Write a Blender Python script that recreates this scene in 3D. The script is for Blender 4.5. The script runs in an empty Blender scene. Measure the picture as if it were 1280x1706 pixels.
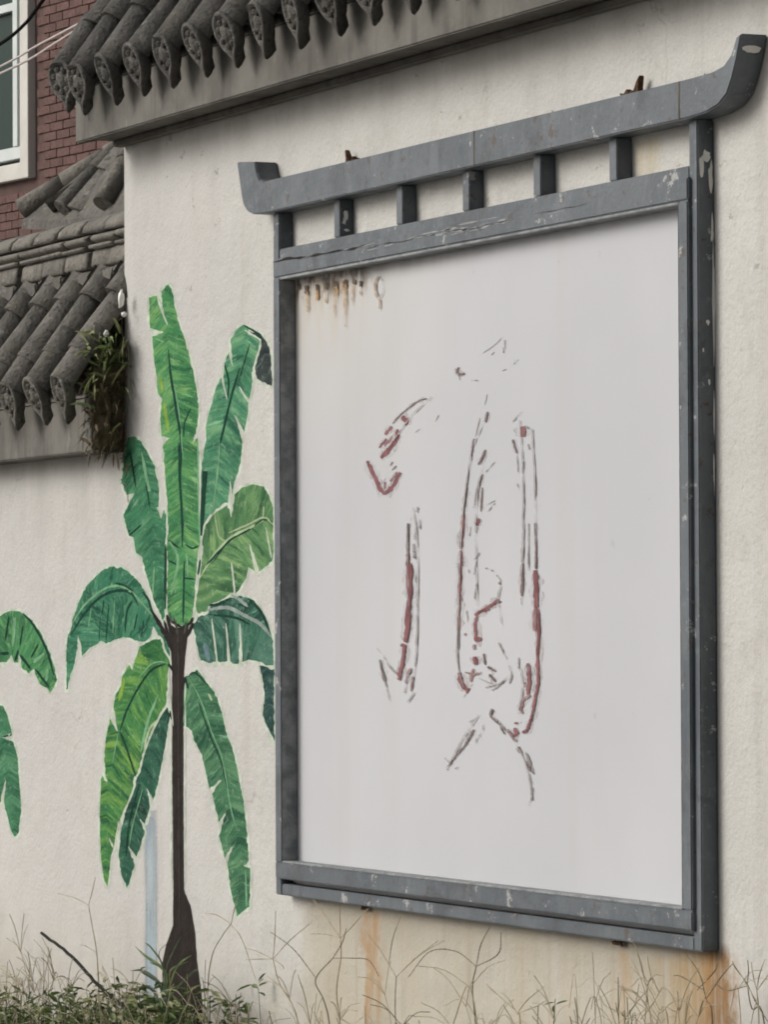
import bpy, bmesh, math, random, json
from mathutils import Vector, Matrix, noise
from mathutils.geometry import delaunay_2d_cdt
R = math.radians
scene = bpy.context.scene

# ------------------------------------------------------------------ camera, sky, sun, exposure
YAW, PITCH, ROLL = R(22.942), R(1.4012), R(-0.27)
fwd = Vector((-math.cos(YAW)*math.cos(PITCH), math.sin(YAW)*math.cos(PITCH), math.sin(PITCH)))
rgt = fwd.cross(Vector((0, 0, 1))).normalized()
upv = rgt.cross(fwd)
r2 = rgt*math.cos(ROLL) + upv*math.sin(ROLL)
u2 = upv*math.cos(ROLL) - rgt*math.sin(ROLL)
cd = bpy.data.cameras.new('camera')
cam = bpy.data.objects.new('camera', cd)
scene.collection.objects.link(cam)
m = Matrix((r2, u2, -fwd)).transposed().to_4x4()
m.translation = Vector((11.6342, -4.6777, 1.6))
cam.matrix_world = m
cd.sensor_fit = 'HORIZONTAL'; cd.sensor_width = 36.0; cd.lens = 222.19
cd.clip_start = 0.1; cd.clip_end = 3000
scene.camera = cam

SUN_EL, SUN_AZ = 30.0, 210.0            # azimuth: compass-like, measured from +Y clockwise (light comes from there)
world = bpy.data.worlds.new('World'); scene.world = world; world.use_nodes = True
wn = world.node_tree; wn.nodes.clear()
sky = wn.nodes.new('ShaderNodeTexSky'); sky.sky_type = 'NISHITA'; sky.sun_disc = False
sky.sun_elevation = R(SUN_EL); sky.sun_rotation = R(SUN_AZ)
sky.air_density = 1.0; sky.dust_density = 6.0; sky.ozone_density = 1.0
hs = wn.nodes.new('ShaderNodeHueSaturation'); hs.inputs['Saturation'].default_value = 0.22   # veiled, nearly white sky
bg = wn.nodes.new('ShaderNodeBackground'); bg.inputs['Strength'].default_value = 0.08
wo = wn.nodes.new('ShaderNodeOutputWorld')
wn.links.new(sky.outputs[0], hs.inputs['Color']); wn.links.new(hs.outputs[0], bg.inputs[0]); wn.links.new(bg.outputs[0], wo.inputs[0])
sl = bpy.data.lights.new('sun', 'SUN'); sl.energy = 1.1; sl.angle = R(32); sl.color = (1.0, 0.965, 0.91)
sun = bpy.data.objects.new('sun', sl); scene.collection.objects.link(sun)
sd = Vector((math.sin(R(SUN_AZ))*math.cos(R(SUN_EL)), math.cos(R(SUN_AZ))*math.cos(R(SUN_EL)), math.sin(R(SUN_EL))))
sun.rotation_euler = sd.to_track_quat('Z', 'Y').to_euler()
vs = scene.view_settings
vs.view_transform = 'Standard'; vs.look = 'None'; vs.exposure = 0.50; vs.gamma = 1.0
try: vs.use_curve_mapping = False
except Exception: pass
scene.cycles.use_denoising = True
scene.cycles.filter_width = 1.9
scene.cycles.max_bounces = 4
scene.cycles.transparent_max_bounces = 6
scene.cycles.use_adaptive_sampling = True
scene.cycles.adaptive_threshold = 0.025

DATA = json.loads('''{"LEAF":{"l8":{"o":[[-1.0053,1.3878],[-0.9781,1.3547],[-1.0063,1.292],[-1.0416,1.2241],[-1.0769,1.1656],[-1.1193,1.1113],[-1.1682,1.1437],
[-1.1476,1.0911],[-1.1904,1.0413],[-1.2328,1.0543],[-1.1906,1.0219],[-1.2193,0.982],[-1.2624,0.9437],[-1.3266,0.9728],[-1.2769,0.9212],
[-1.3059,0.8858],[-1.3422,0.8498],[-1.3852,0.8821],[-1.4137,0.9398],[-1.3986,0.9993],[-1.3471,1.0797],[-1.2746,1.1503],[-1.2313,1.2001],
[-1.1597,1.2794],[-1.0751,1.3436]],"m":[[-0.9916,1.3784],[-1.132,1.2413],[-1.2319,1.1418],[-1.3189,1.0171],[-1.3634,0.8929]],"c":[[0.012,0.035,0.028],
[0.02,0.075,0.05],[0.05,0.13,0.085]],"z":1,"h":1},"l3":{"o":[[-1.3239,2.1552],[-1.264,2.157],[-1.2048,2.1385],[-1.1463,2.0999],[-1.0999,2.0701],
[-1.077,2.0291],[-1.06,1.9965],[-1.0663,1.9485],[-1.0837,1.9468],[-1.0434,1.9137],[-1.0258,1.9413],[-1.003,1.9248],[-0.9981,1.8408],[-1.0059,1.6413],
[-1.0349,1.6254],[-1.1039,1.6779],[-1.1501,1.7346],[-1.1849,1.7714],[-1.2023,1.804],[-1.2555,1.8211],[-1.2788,1.8662],[-1.3147,1.871],[-1.3385,1.896],
[-1.3622,1.9334],[-1.2716,1.9922],[-1.3375,1.99],[-1.3853,2.0364],[-1.3732,2.0383],[-1.3606,2.0952]],"m":[[-1.264,2.1529],[-1.2057,2.0493],
[-1.1362,1.9503],[-1.102,1.8588],[-1.0568,1.7376],[-1.0233,1.6333]],"c":[[0.014,0.07,0.042],[0.04,0.15,0.08],[0.09,0.22,0.12]],
"z":2,"h":1},"l2":{"o":[[-0.3913,2.4277],[-0.3441,2.4134],[-0.2815,2.3963],[-0.2558,2.3777],[-0.2717,2.3444],[-0.3085,2.3178],[-0.3349,2.2925],
[-0.3247,2.2691],[-0.3514,2.2207],[-0.4249,2.2625],[-0.3568,2.2133],[-0.3624,2.183],[-0.3892,2.1343],[-0.4577,2.1833],[-0.4158,2.1239],
[-0.4054,2.112],[-0.4165,2.0625],[-0.4328,2.0285],[-0.465,2.0026],[-0.4868,1.9647],[-0.4971,2.0014],[-0.5192,1.9403],[-0.6058,1.9309],
[-0.6388,1.9122],[-0.6829,1.882],[-0.7276,1.8359],[-0.7378,1.9106],[-0.7254,2.0358],[-0.7198,2.0417],[-0.7027,2.092],[-0.6803,2.1264],
[-0.6855,2.1579],[-0.6687,2.1846],[-0.6465,2.2148],[-0.6299,2.2258],[-0.6243,2.245],[-0.6022,2.2673],[-0.5585,2.2923],[-0.5161,2.2283],
[-0.5477,2.2918],[-0.5365,2.33],[-0.5039,2.3592],[-0.4775,2.3268],[-0.4929,2.3856],[-0.4498,2.4158]],"m":[[-0.3703,2.4168],[-0.4082,2.3308],
[-0.4946,2.2273],[-0.5712,2.1183],[-0.6379,1.9922],[-0.694,1.8822]],"c":[[0.02,0.085,0.055],[0.06,0.19,0.11],[0.15,0.29,0.16]],
"z":3,"h":1},"tip":{"o":[[-0.3546,2.4083],[-0.2608,2.3932],[-0.2197,2.3699],[-0.1893,2.3304],[-0.1837,2.281],[-0.184,2.25],[-0.2519,2.2636],
[-0.2933,2.2751],[-0.3086,2.3026],[-0.2927,2.3246],[-0.2664,2.3536],[-0.2609,2.3799]],"m":[[-0.3337,2.4032],[-0.2405,2.3521],[-0.2003,2.2591]],
"c":[[0.02,0.024,0.03],[0.035,0.045,0.045],[0.06,0.075,0.07]],"z":4,"h":1},"tail":{"o":[[-0.2829,1.5019],[-0.1777,1.4979],[-0.1763,1.2991],
[-0.2349,1.3433],[-0.2595,1.3656],[-0.2464,1.4294],[-0.2645,1.4747]],"m":[[-0.227,1.4976],[-0.2096,1.3981],[-0.1799,1.3081]],"c":[[0.012,0.03,0.03],
[0.025,0.06,0.055],[0.06,0.11,0.1]],"z":4,"h":1},"l5":{"o":[[-0.6633,1.667],[-0.5869,1.6704],[-0.5112,1.6853],[-0.4684,1.6946],[-0.3626,1.6842],
[-0.3208,1.6763],[-0.2691,1.6493],[-0.2281,1.6189],[-0.1976,1.5886],[-0.1794,1.566],[-0.1801,1.502],[-0.2191,1.5018],[-0.3018,1.5127],
[-0.3645,1.5163],[-0.412,1.5103],[-0.4267,1.6157],[-0.4385,1.5045],[-0.4811,1.5042],[-0.5024,1.5118],[-0.5335,1.616],[-0.5239,1.5117],
[-0.5778,1.5076],[-0.5995,1.5114],[-0.6418,1.628],[-0.6104,1.5094],[-0.665,1.5052],[-0.731,1.5128],[-0.7529,1.5421],[-0.7801,1.5892],[-0.7967,1.6088],
[-0.7519,1.6323],[-0.6855,1.6437]],"m":[[-0.7518,1.6401],[-0.5223,1.6603],[-0.3632,1.6346],[-0.2592,1.6076],[-0.1875,1.5735]],"c":[[0.015,0.045,0.04],
[0.035,0.11,0.075],[0.1,0.19,0.15]],"z":5,"h":1},"l4":{"o":[[-0.7397,1.7381],[-0.7283,1.7654],[-0.7056,1.8277],[-0.7164,1.8435],[-0.694,1.8822],
[-0.6388,1.9122],[-0.5842,1.9264],[-0.5192,1.9403],[-0.4874,1.9048],[-0.471,1.9429],[-0.4654,1.9658],[-0.4121,1.9835],[-0.3278,1.9906],
[-0.2447,1.9825],[-0.2037,1.9548],[-0.1785,1.924],[-0.18,1.7883],[-0.2161,1.7699],[-0.2835,1.7538],[-0.3091,1.7865],[-0.3505,1.8291],[-0.3147,1.7542],
[-0.3617,1.7682],[-0.3778,1.7378],[-0.4363,1.7039],[-0.463,1.6965],[-0.4888,1.7815],[-0.4736,1.6985],[-0.5112,1.6931],[-0.576,1.6781],[-0.6633,1.667],
[-0.6855,1.6476],[-0.7518,1.644],[-0.7794,1.6638],[-0.7511,1.7107]],"m":[[-0.7396,1.742],[-0.618,1.8106],[-0.4666,1.8581],[-0.2977,1.8813],
[-0.184,1.8902]],"c":[[0.03,0.085,0.04],[0.08,0.18,0.08],[0.2,0.3,0.13]],"z":6,"h":1},"l6":{"o":[[-1.4449,1.785],[-1.4194,1.7774],[-1.3812,1.7812],
[-1.3181,1.7661],[-1.2266,1.7337],[-1.1528,1.6905],[-1.1204,1.6508],[-1.0156,1.586],[-0.9759,1.5386],[-0.9802,1.5162],[-1.04,1.5664],[-1.1127,1.6086],
[-1.1375,1.5776],[-1.1664,1.5635],[-1.2366,1.5649],[-1.2865,1.5719],[-1.3663,1.5776],[-1.4556,1.5676],[-1.5158,1.5574],[-1.5589,1.5661],
[-1.6025,1.5544],[-1.655,1.5456],[-1.7302,1.5205],[-1.7344,1.5483],[-1.7651,1.5836],[-1.7745,1.5365],[-1.8062,1.4863],[-1.8378,1.4596],
[-1.8607,1.421],[-1.8742,1.4208],[-1.8693,1.4623],[-1.8732,1.5363],[-1.8592,1.5777],[-1.823,1.6101],[-1.8138,1.6308],[-1.7777,1.663],[-1.724,1.7067],
[-1.6796,1.7326],[-1.6005,1.758],[-1.5396,1.7747]],"m":[[-1.8605,1.4476],[-1.8413,1.5659],[-1.7156,1.6627],[-1.6011,1.6969],[-1.4884,1.7148],
[-1.3691,1.718],[-1.2852,1.703],[-1.2024,1.6711],[-1.1125,1.6283],[-0.9999,1.5441]],"c":[[0.01,0.055,0.035],[0.035,0.14,0.085],[0.085,0.22,0.13]],
"z":7,"h":1},"l7":{"o":[[-1.2278,1.5503],[-1.1147,1.5698],[-1.0519,1.5723],[-1.0245,1.5363],[-0.9765,1.5077],[-0.9906,1.4837],[-0.9979,1.4358],
[-1.0053,1.3926],[-1.075,1.3484],[-1.1313,1.3089],[-1.2025,1.2445],[-1.2457,1.1852],[-1.2743,1.1747],[-1.289,1.1401],[-1.347,1.0895],[-1.3981,1.0485],
[-1.4278,0.9884],[-1.4499,0.9678],[-1.4796,0.937],[-1.4949,0.877],[-1.5143,0.8464],[-1.5466,0.8746],[-1.5682,0.9332],[-1.575,1.0075],[-1.5742,1.087],
[-1.5585,1.172],[-1.5143,1.1533],[-1.5359,1.2123],[-1.5204,1.282],[-1.4756,1.3422],[-1.4174,1.3037],[-1.4533,1.3722],[-1.431,1.4119],[-1.387,1.437],
[-1.3795,1.4616],[-1.3141,1.4988],[-1.2927,1.4818]],"m":[[-0.9765,1.5077],[-1.0734,1.5025],[-1.2004,1.4533],[-1.3154,1.374],[-1.3956,1.2992],
[-1.492,1.1688],[-1.5228,1.0342],[-1.5245,0.8608]],"c":[[0.015,0.075,0.03],[0.05,0.17,0.06],[0.16,0.28,0.06]],"z":8,"h":1},"l9":{"o":[[-0.8543,1.468],
[-0.8139,1.4683],[-0.7601,1.4875],[-0.6744,1.4483],[-0.6027,1.4116],[-0.5577,1.3564],[-0.5387,1.3196],[-0.4877,1.2744],[-0.4562,1.229],
[-0.4313,1.179],[-0.4002,1.1157],[-0.3819,1.0521],[-0.3702,0.9702],[-0.402,0.9551],[-0.3578,0.9525],[-0.3584,0.9022],[-0.3653,0.847],[-0.4097,0.8332],
[-0.4607,0.8144],[-0.4732,0.8414],[-0.5048,0.8859],[-0.5298,0.9541],[-0.4907,1.0042],[-0.549,0.9717],[-0.5937,1.0303],[-0.5412,1.0948],
[-0.5933,1.0675],[-0.6448,1.145],[-0.5725,1.1889],[-0.6643,1.1561],[-0.6967,1.209],[-0.7228,1.2506],[-0.7889,1.2915],[-0.8021,1.3149],
[-0.8558,1.3281],[-0.8829,1.3276],[-0.8687,1.3896],[-0.8749,1.437]],"m":[[-0.8476,1.4657],[-0.7344,1.4054],[-0.643,1.3131],[-0.5654,1.2449],
[-0.5149,1.1396],[-0.4897,1.0943],[-0.4268,1.0045],[-0.4032,0.845]],"c":[[0.02,0.07,0.045],[0.045,0.13,0.07],[0.11,0.22,0.12]],
"z":8,"h":1},"l1":{"o":[[-1.1418,2.5501],[-1.0717,2.5515],[-1.0463,2.5338],[-1.0202,2.488],[-0.9859,2.4619],[-1.02,2.504],[-1.0368,2.5613],
[-0.979,2.5774],[-0.9505,2.5614],[-0.9282,2.5101],[-0.9002,2.4686],[-0.8554,2.4222],[-0.8111,2.3643],[-0.778,2.3153],[-0.7562,2.2709],[-0.7401,2.219],
[-0.7462,2.1682],[-0.7687,2.1416],[-0.7913,2.1188],[-0.7466,2.1329],[-0.7359,2.0932],[-0.7364,2.0422],[-0.7425,1.9953],[-0.7378,1.9106],
[-0.7331,1.834],[-0.75,1.8128],[-0.7559,1.7736],[-0.7675,1.7345],[-0.7792,1.6756],[-0.7965,1.6285],[-0.8302,1.6129],[-0.8753,1.609],[-0.9945,1.6332],
[-0.9996,1.6971],[-0.993,1.7768],[-0.9981,1.8408],[-0.9863,1.8765],[-0.9915,1.9205],[-0.9967,1.9766],[-1.0077,2.027],[-1.0186,2.0834],[-1.024,2.1236],
[-0.9721,2.1416],[-1.041,2.1483],[-1.0462,2.2046],[-1.0341,2.2562],[-1.0687,2.2739],[-1.0798,2.3267],[-1.0968,2.3679],[-1.1136,2.4373],
[-1.0264,2.4443],[-1.1309,2.4626]],"m":[[-1.0139,2.5437],[-0.9804,2.4415],[-0.9587,2.3205],[-0.914,2.2387],[-0.8808,2.1579],[-0.8764,2.0388],
[-0.8727,1.8544],[-0.8752,1.6169]],"c":[[0.018,0.1,0.045],[0.065,0.21,0.085],[0.17,0.31,0.11]],"z":9,"h":1},"fa":{"o":[[-2.5514,1.6334],
[-2.4744,1.65],[-2.3981,1.6593],[-2.3076,1.6564],[-2.2036,1.6322],[-2.1156,1.5941],[-2.0433,1.5423],[-1.986,1.4909],[-1.9576,1.4489],[-1.9866,1.4253],
[-2.0228,1.4085],[-2.0444,1.42],[-2.1171,1.4335],[-2.1535,1.4568],[-2.1754,1.4803],[-2.2199,1.4658],[-2.2942,1.4844],[-2.3088,1.5226],[-2.324,1.4986],
[-2.3692,1.4984],[-2.3917,1.5223],[-2.4375,1.5004],[-2.5526,1.4975]],"m":[[-2.5514,1.6383],[-2.3528,1.6519],[-2.1742,1.6131],[-2.029,1.5188],
[-1.9866,1.4253]],"c":[[0.012,0.05,0.025],[0.05,0.17,0.075],[0.11,0.26,0.1]],"z":2,"h":1},"fb":{"o":[[-2.5537,1.3664],[-2.4769,1.3626],
[-2.4313,1.3343],[-2.3863,1.275],[-2.4777,1.2636],[-2.3789,1.2535],[-2.3341,1.2066],[-2.3198,1.1305],[-2.3011,1.0451],[-2.3287,0.9725],
[-2.3664,0.9591],[-2.4041,0.9792],[-2.4492,1.0353],[-2.4718,1.0635],[-2.4483,1.1317],[-2.5025,1.0625],[-2.5564,1.0511]],"m":[[-2.5075,1.3622],
[-2.4626,1.247],[-2.403,1.1041],[-2.3664,0.9615]],"c":[[0.02,0.08,0.045],[0.045,0.15,0.08],[0.1,0.22,0.13]],"z":2,"h":1}},"TRUNK":[[-0.9879,1.6067],
[-0.9537,1.61],[-0.9247,1.6015],[-0.8763,1.6065],[-0.8474,1.6098],[-0.8235,1.608],[-0.8482,1.5373],[-0.8632,1.4783],[-0.8694,1.3433],[-0.8721,1.0905],
[-0.8696,0.8717],[-0.86,0.8587],[-0.8174,0.8277],[-0.7839,0.7573],[-0.7678,0.6742],[-0.7347,0.5925],[-0.7105,0.4866],[-1.0562,0.4603],
[-1.0454,0.6568],[-1.0149,0.7075],[-0.9599,0.7625],[-0.9566,0.8675],[-0.9592,1.0876],[-0.9614,1.3419],[-0.96,1.4776],[-0.9691,1.537]],
"ST":[[12,"lt",4,[[-1.8139,1.619],[-1.7155,1.6685],[-1.601,1.7027],[-1.4969,1.7235],[-1.386,1.7253],[-1.2852,1.7044],[-1.2024,1.6739],
[-1.1124,1.6367]]],[12,"dk",5,[[-1.8367,1.5806],[-1.7158,1.6421],[-1.6099,1.6824],[-1.4885,1.7076],[-1.3692,1.7128],[-1.2936,1.703],
[-1.2356,1.6685]]],[12,"dk",4,[[-1.4369,1.7359],[-1.3521,1.7264],[-1.2768,1.71]]],[12,"dk",4,[[-1.2854,1.683],[-1.3318,1.6519],[-1.3518,1.5891]]],
[12,"dk",3,[[-1.2441,1.6458],[-1.2737,1.5976]]],[12,"dk",3,[[-1.1905,1.6286],[-1.2116,1.5776]]],[12,"dk",3,[[-1.5318,1.6877],[-1.5495,1.6414]]],
[12,"dk",2,[[-1.5625,1.6415],[-1.5762,1.5661]]],[12,"dk",3,[[-1.4888,1.6758],[-1.5157,1.5661]]],[12,"dk",5,[[-1.202,1.7079],[-1.1529,1.6849],
[-1.1123,1.6452],[-1.0156,1.586],[-0.9679,1.5386]]],[12,"lt",2,[[-1.6451,1.6623],[-1.672,1.6069]]],[12,"lt",2,[[-1.4374,1.687],[-1.4554,1.5892]]],
[12,"dk",5,[[-0.9809,2.3936],[-0.9588,2.3126],[-0.9254,2.2393],[-0.8811,2.1262],[-0.8879,2.0194],[-0.8723,1.8939],[-0.8729,1.8306]]],
[12,"lt",2.5,[[-0.9362,2.2955],[-0.8917,2.198],[-0.8647,2.078]]],[12,"dk",4,[[-0.8981,2.1268],[-0.8938,1.9997]]],[12,"dk",3,[[-0.8014,2.2178],
[-0.8524,2.1765],[-0.8584,2.1372]]],[12,"dk",3,[[-0.9865,1.8526],[-0.8956,1.827]]],[12,"dk",3,[[-0.8503,1.8381],[-0.7944,1.8253],[-0.7387,1.8322]]],
[12,"dk",3,[[-0.9871,1.7947],[-0.9074,1.7796]]],[12,"dk",3,[[-0.8569,1.7434],[-0.773,1.7385]]],[12,"dk",4,[[-0.8564,1.7908],[-0.8695,1.6169]]],
[12,"dk",5,[[-1.0073,1.841],[-1.0115,1.6573]]],[12,"lt",3,[[-0.7475,2.0483],[-0.7331,1.8321]]],[12,"lt",3,[[-0.7466,2.1329],[-0.7378,1.9167]]],
[12,"lt",2,[[-1.0962,2.4323],[-1.0152,2.4156]]],[12,"hl",4,[[-1.0207,2.4439],[-1.1194,2.4498]]],[12,"hl",3,[[-1.0717,2.5515],[-1.0316,2.5047],
[-0.9859,2.4619]]],[12,"yl",6,[[-1.0509,2.3172],[-1.0167,2.2674]]],[12,"yl",6,[[-1.017,2.2434],[-0.9833,2.162]]],[12,"lt",5,[[-0.9751,1.8484],
[-0.9073,1.7955],[-0.9652,1.6968]]],[12,"lt",3,[[-0.8393,1.8142],[-0.8287,1.7509]]],[12,"lt",2.5,[[-0.5767,2.1146],[-0.5883,2.049],[-0.6333,1.9119]]],
[12,"dk",4,[[-0.419,2.3122],[-0.4838,2.2384],[-0.5493,2.1446],[-0.5713,2.1105]]],[12,"dk",3,[[-0.5365,2.33],[-0.5048,2.278],[-0.5161,2.2283]]],
[12,"hl",2.5,[[-0.5585,2.2923],[-0.5161,2.2283]]],[12,"hl",2,[[-0.5039,2.3572],[-0.4722,2.3188]]],[12,"hl",2.5,[[-0.4249,2.2606],[-0.3568,2.2133]]],
[12,"hl",2.5,[[-0.4577,2.1833],[-0.3893,2.1305]]],[12,"hl",3,[[-0.4971,2.0035],[-0.4868,1.9647],[-0.5085,1.9344]]],[12,"hl",3,[[-0.7193,2.0965],
[-0.7254,2.0418],[-0.7323,1.9142]]],[12,"hl",1.6,[[-0.3809,2.4117],[-0.3547,2.4044]]],[12,"dk",9,[[-0.6923,2.0329],[-0.6924,2.023],[-0.7218,1.8593]]],
[12,"lt",2,[[-0.5829,2.0429],[-0.6387,1.9161]]],[12,"dk",2,[[-0.3445,2.3732],[-0.4301,2.2743]]],[12,"dk",3,[[-0.3913,2.4265],[-0.3441,2.4134],
[-0.2815,2.3963],[-0.2558,2.3777]]],[12,"lt",6,[[-1.2051,2.1101],[-1.1473,2.0071],[-1.1356,2.0005]]],[12,"dk",4,[[-1.3003,2.1135],[-1.2536,2.0102]]],
[12,"dk",3,[[-1.3147,1.871],[-1.2072,1.9013]]],[12,"lt",3,[[-1.1029,1.7784],[-1.1153,1.6981]]],[12,"dk",3,[[-1.1706,2.0218],[-1.1362,1.9481]]],
[12,"cr",4,[[-0.7341,1.7419],[-0.6181,1.8067],[-0.488,1.8508],[-0.3605,1.8713],[-0.2457,1.8916]]],[12,"dk",3,[[-0.6402,1.7798],[-0.5096,1.8397],
[-0.3606,1.8674],[-0.256,1.8918],[-0.184,1.8864]]],[12,"cr",3,[[-0.5093,1.8628],[-0.3604,1.8827],[-0.2456,1.8991],[-0.179,1.8787]]],
[12,"hl",3,[[-0.3505,1.8291],[-0.3094,1.7598]]],[12,"hl",3,[[-0.4888,1.7815],[-0.463,1.7003]]],[12,"hl",2.5,[[-0.4974,1.9744],[-0.4874,1.9048]]],
[12,"cr",2.5,[[-0.2453,1.9294],[-0.2508,1.8993]]],[12,"dk",4,[[-0.7506,1.75],[-0.728,1.7928]]],[12,"cr",2,[[-0.6169,1.9195],[-0.5849,1.8566],
[-0.5311,1.8401]]],[12,"hl",2.5,[[-0.2304,1.8723],[-0.1902,1.7884]]],[12,"dk",3,[[-0.6841,1.7765],[-0.5528,1.825]]],[12,"gy",6,[[-0.6854,1.6515],
[-0.5223,1.6584],[-0.3842,1.6347],[-0.2695,1.6114],[-0.1926,1.5773]]],[12,"dk",5,[[-0.6633,1.6651],[-0.5869,1.6685],[-0.5005,1.6833]]],
[12,"dk",4,[[-0.6636,1.6397],[-0.469,1.6312],[-0.3529,1.6116]]],[12,"gy",5,[[-0.4897,1.6929],[-0.4049,1.673],[-0.363,1.6537]]],
[12,"hl",3,[[-0.6418,1.628],[-0.6017,1.5114]]],[12,"hl",3,[[-0.5335,1.616],[-0.5046,1.5118]]],[12,"hl",3,[[-0.4267,1.6157],[-0.4119,1.5122]]],
[12,"dk",5,[[-0.3626,1.6823],[-0.2691,1.6456],[-0.2078,1.5962]]],[12,"bl",9,[[-0.6974,1.5617],[-0.665,1.5111]]],[12,"dk",3,[[-0.4473,1.6695],
[-0.3525,1.6536]]],[12,"dk",4,[[-1.0041,1.5028],[-1.1296,1.4828],[-1.2432,1.4286],[-1.3443,1.3589],[-1.3956,1.3041]]],[12,"lt",2.5,[[-0.9835,1.5005],
[-1.0456,1.5074],[-1.1294,1.4998],[-1.2287,1.4628]]],[12,"dk",4,[[-1.3956,1.3041],[-1.331,1.2465],[-1.26,1.1751]]],[12,"lt",2,[[-1.4102,1.2989],
[-1.4622,1.2091]]],[12,"hl",2.5,[[-1.4829,1.3446],[-1.4174,1.3037]]],[12,"hl",3,[[-1.551,1.1821],[-1.5069,1.1535]]],[12,"yl",7,[[-1.3578,1.4569],
[-1.402,1.3925]]],[12,"lt",5,[[-1.0744,1.411],[-1.1592,1.3374],[-1.2166,1.2491]]],[12,"cr",4,[[-1.0751,1.3436],[-1.1524,1.3085],[-1.1954,1.2447]]],
[12,"hl",3,[[-1.4426,0.973],[-1.4054,1.0433]]],[12,"hl",2,[[-1.1682,1.1437],[-1.1194,1.1017]]],[12,"hl",2,[[-1.2257,1.0545],[-1.1765,1.0224]]],
[12,"hl",2,[[-1.3266,0.9728],[-1.2767,0.9358]]],[12,"dk",3,[[-1.2317,1.1564],[-1.3187,1.0415],[-1.3485,0.9425]]],[12,"lt",2,[[-1.2035,1.1426],
[-1.2901,1.0328],[-1.3194,0.9731]]],[12,"hl",3,[[-1.4937,0.9907],[-1.4573,0.9626]]],[12,"lt",2.5,[[-0.8274,1.4635],[-0.7344,1.4054],[-0.643,1.3131],
[-0.5654,1.2449],[-0.5149,1.1396],[-0.4897,1.0943],[-0.4518,1.0495]]],[12,"dk",2.5,[[-0.7478,1.3958],[-0.6562,1.3035],[-0.5785,1.2399],
[-0.5275,1.1624]]],[12,"hl",3,[[-0.5726,1.1843],[-0.6578,1.1516]]],[12,"hl",3,[[-0.5412,1.0948],[-0.5934,1.0582]]],[12,"hl",3,[[-0.4907,1.0042],
[-0.5361,0.9677]]],[12,"cr",4,[[-0.6681,1.4202],[-0.642,1.4018]]],[12,"hl",3,[[-0.402,0.9574],[-0.3578,0.9548]]],[12,"dk",4,[[-0.8543,1.4656],
[-0.8277,1.4327]]],[12,"lt",3,[[-0.3894,0.9465],[-0.3842,0.846]]],[12,"lt",2,[[-0.8411,1.4373],[-0.8692,1.3374]]],[12,"dk",3,[[-0.8273,1.4682],
[-0.7736,1.478],[-0.6744,1.4436]]],[12,"tk",5,[[-1.006,1.6373],[-0.9432,1.6171],[-0.8753,1.6059]]],[12,"tk",5,[[-0.8753,1.6059],[-0.819,1.6148],
[-0.7853,1.6324]]],[12,"tg",5,[[-0.9431,1.633],[-0.9206,1.6052],[-0.9094,1.5853]]],[12,"tg",4,[[-0.8413,1.6208],[-0.8586,1.5853]]],
[12,"tg",4,[[-0.9772,1.6491],[-0.9603,1.6172]]],[12,"dk",4,[[-2.4134,1.6425],[-2.4522,1.5655]]],[12,"dk",3,[[-2.2781,1.6133],[-2.3086,1.5512]]],
[12,"dk",3,[[-2.1306,1.5562],[-2.2046,1.5134]]],[12,"dk",6,[[-2.3088,1.5226],[-2.2049,1.4802]]],[12,"dk",5,[[-2.1607,1.4804],[-2.0299,1.4249]]],
[12,"dk",6,[[-2.5061,1.5267],[-2.4144,1.527]]],[12,"dk",5,[[-2.3237,1.5369],[-2.3541,1.5032]]],[12,"lt",7,[[-2.3529,1.6375],[-2.3764,1.5463]]],
[12,"lt",6,[[-2.0724,1.5281],[-2.1752,1.4993]]],[12,"lt",6,[[-2.0438,1.4811],[-2.0587,1.4434]]],[12,"dk",5,[[-2.2777,1.6515],[-2.1742,1.6131],
[-2.0578,1.5422],[-1.9862,1.4628]]],[12,"hl",3,[[-2.3939,1.2772],[-2.4777,1.2636]]],[12,"hl",3,[[-2.4483,1.1317],[-2.4947,1.0676]]],
[12,"dk",3,[[-2.4777,1.266],[-2.3863,1.275]]],[12,"hl",2,[[-2.3993,1.5198],[-2.3919,1.5007]]],[12,"hl",2,[[-2.3118,1.5225],[-2.321,1.4986]]],
[12,"tk",8,[[-1.1204,1.6508],[-1.0156,1.586],[-0.9545,1.537]]],[12,"tk",5,[[-0.9904,1.5029],[-0.9358,1.4745]]],[12,"tk",5,[[-0.8543,1.4656],
[-0.8751,1.4227],[-0.8828,1.3324]]],[12,"tk",5,[[-0.978,1.369],[-0.9238,1.3127]]],[12,"tk",6,[[-0.7854,1.6167],[-0.8418,1.5774]]],
[12,"tk",7,[[-1.0002,1.6412],[-0.955,1.5774]]],[12,"tk",5,[[-1.0233,1.6253],[-0.9667,1.5575]]],[13,"tl",2.5,[[-0.901,1.5541],[-0.9077,1.3765],
[-0.9067,1.0049],[-0.9047,0.7351]]],[13,"tl",2,[[-0.9092,1.6091],[-0.9104,1.4981]]],[13,"hl",2.5,[[-0.9837,1.4838],[-0.9708,1.4026],[-0.951,1.3265]]],
[1,"hl",3,[[-0.8538,1.4615],[-0.8554,1.3099],[-0.86,0.8722]]],[1,"hl",4,[[-0.9714,1.3162],[-0.9712,0.8668]]]],"BLUE":[[-1.1965,1.0802],
[-1.064,1.0846],[-1.0649,0.9987],[-1.0732,0.8757],[-1.08,0.7404],[-1.0722,0.6306],[-1.0695,0.545],[-1.2527,0.5322],[-1.2246,0.6208],[-1.2112,0.6959],
[-1.1992,0.8079],[-1.209,0.9187],[-1.2028,0.9933]],"CAL":[["k",3.2,[[0.8782,2.1666],[0.8254,2.1625],[0.7781,2.1516],[0.7124,2.1333],[0.6617,2.1143]]],
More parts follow.
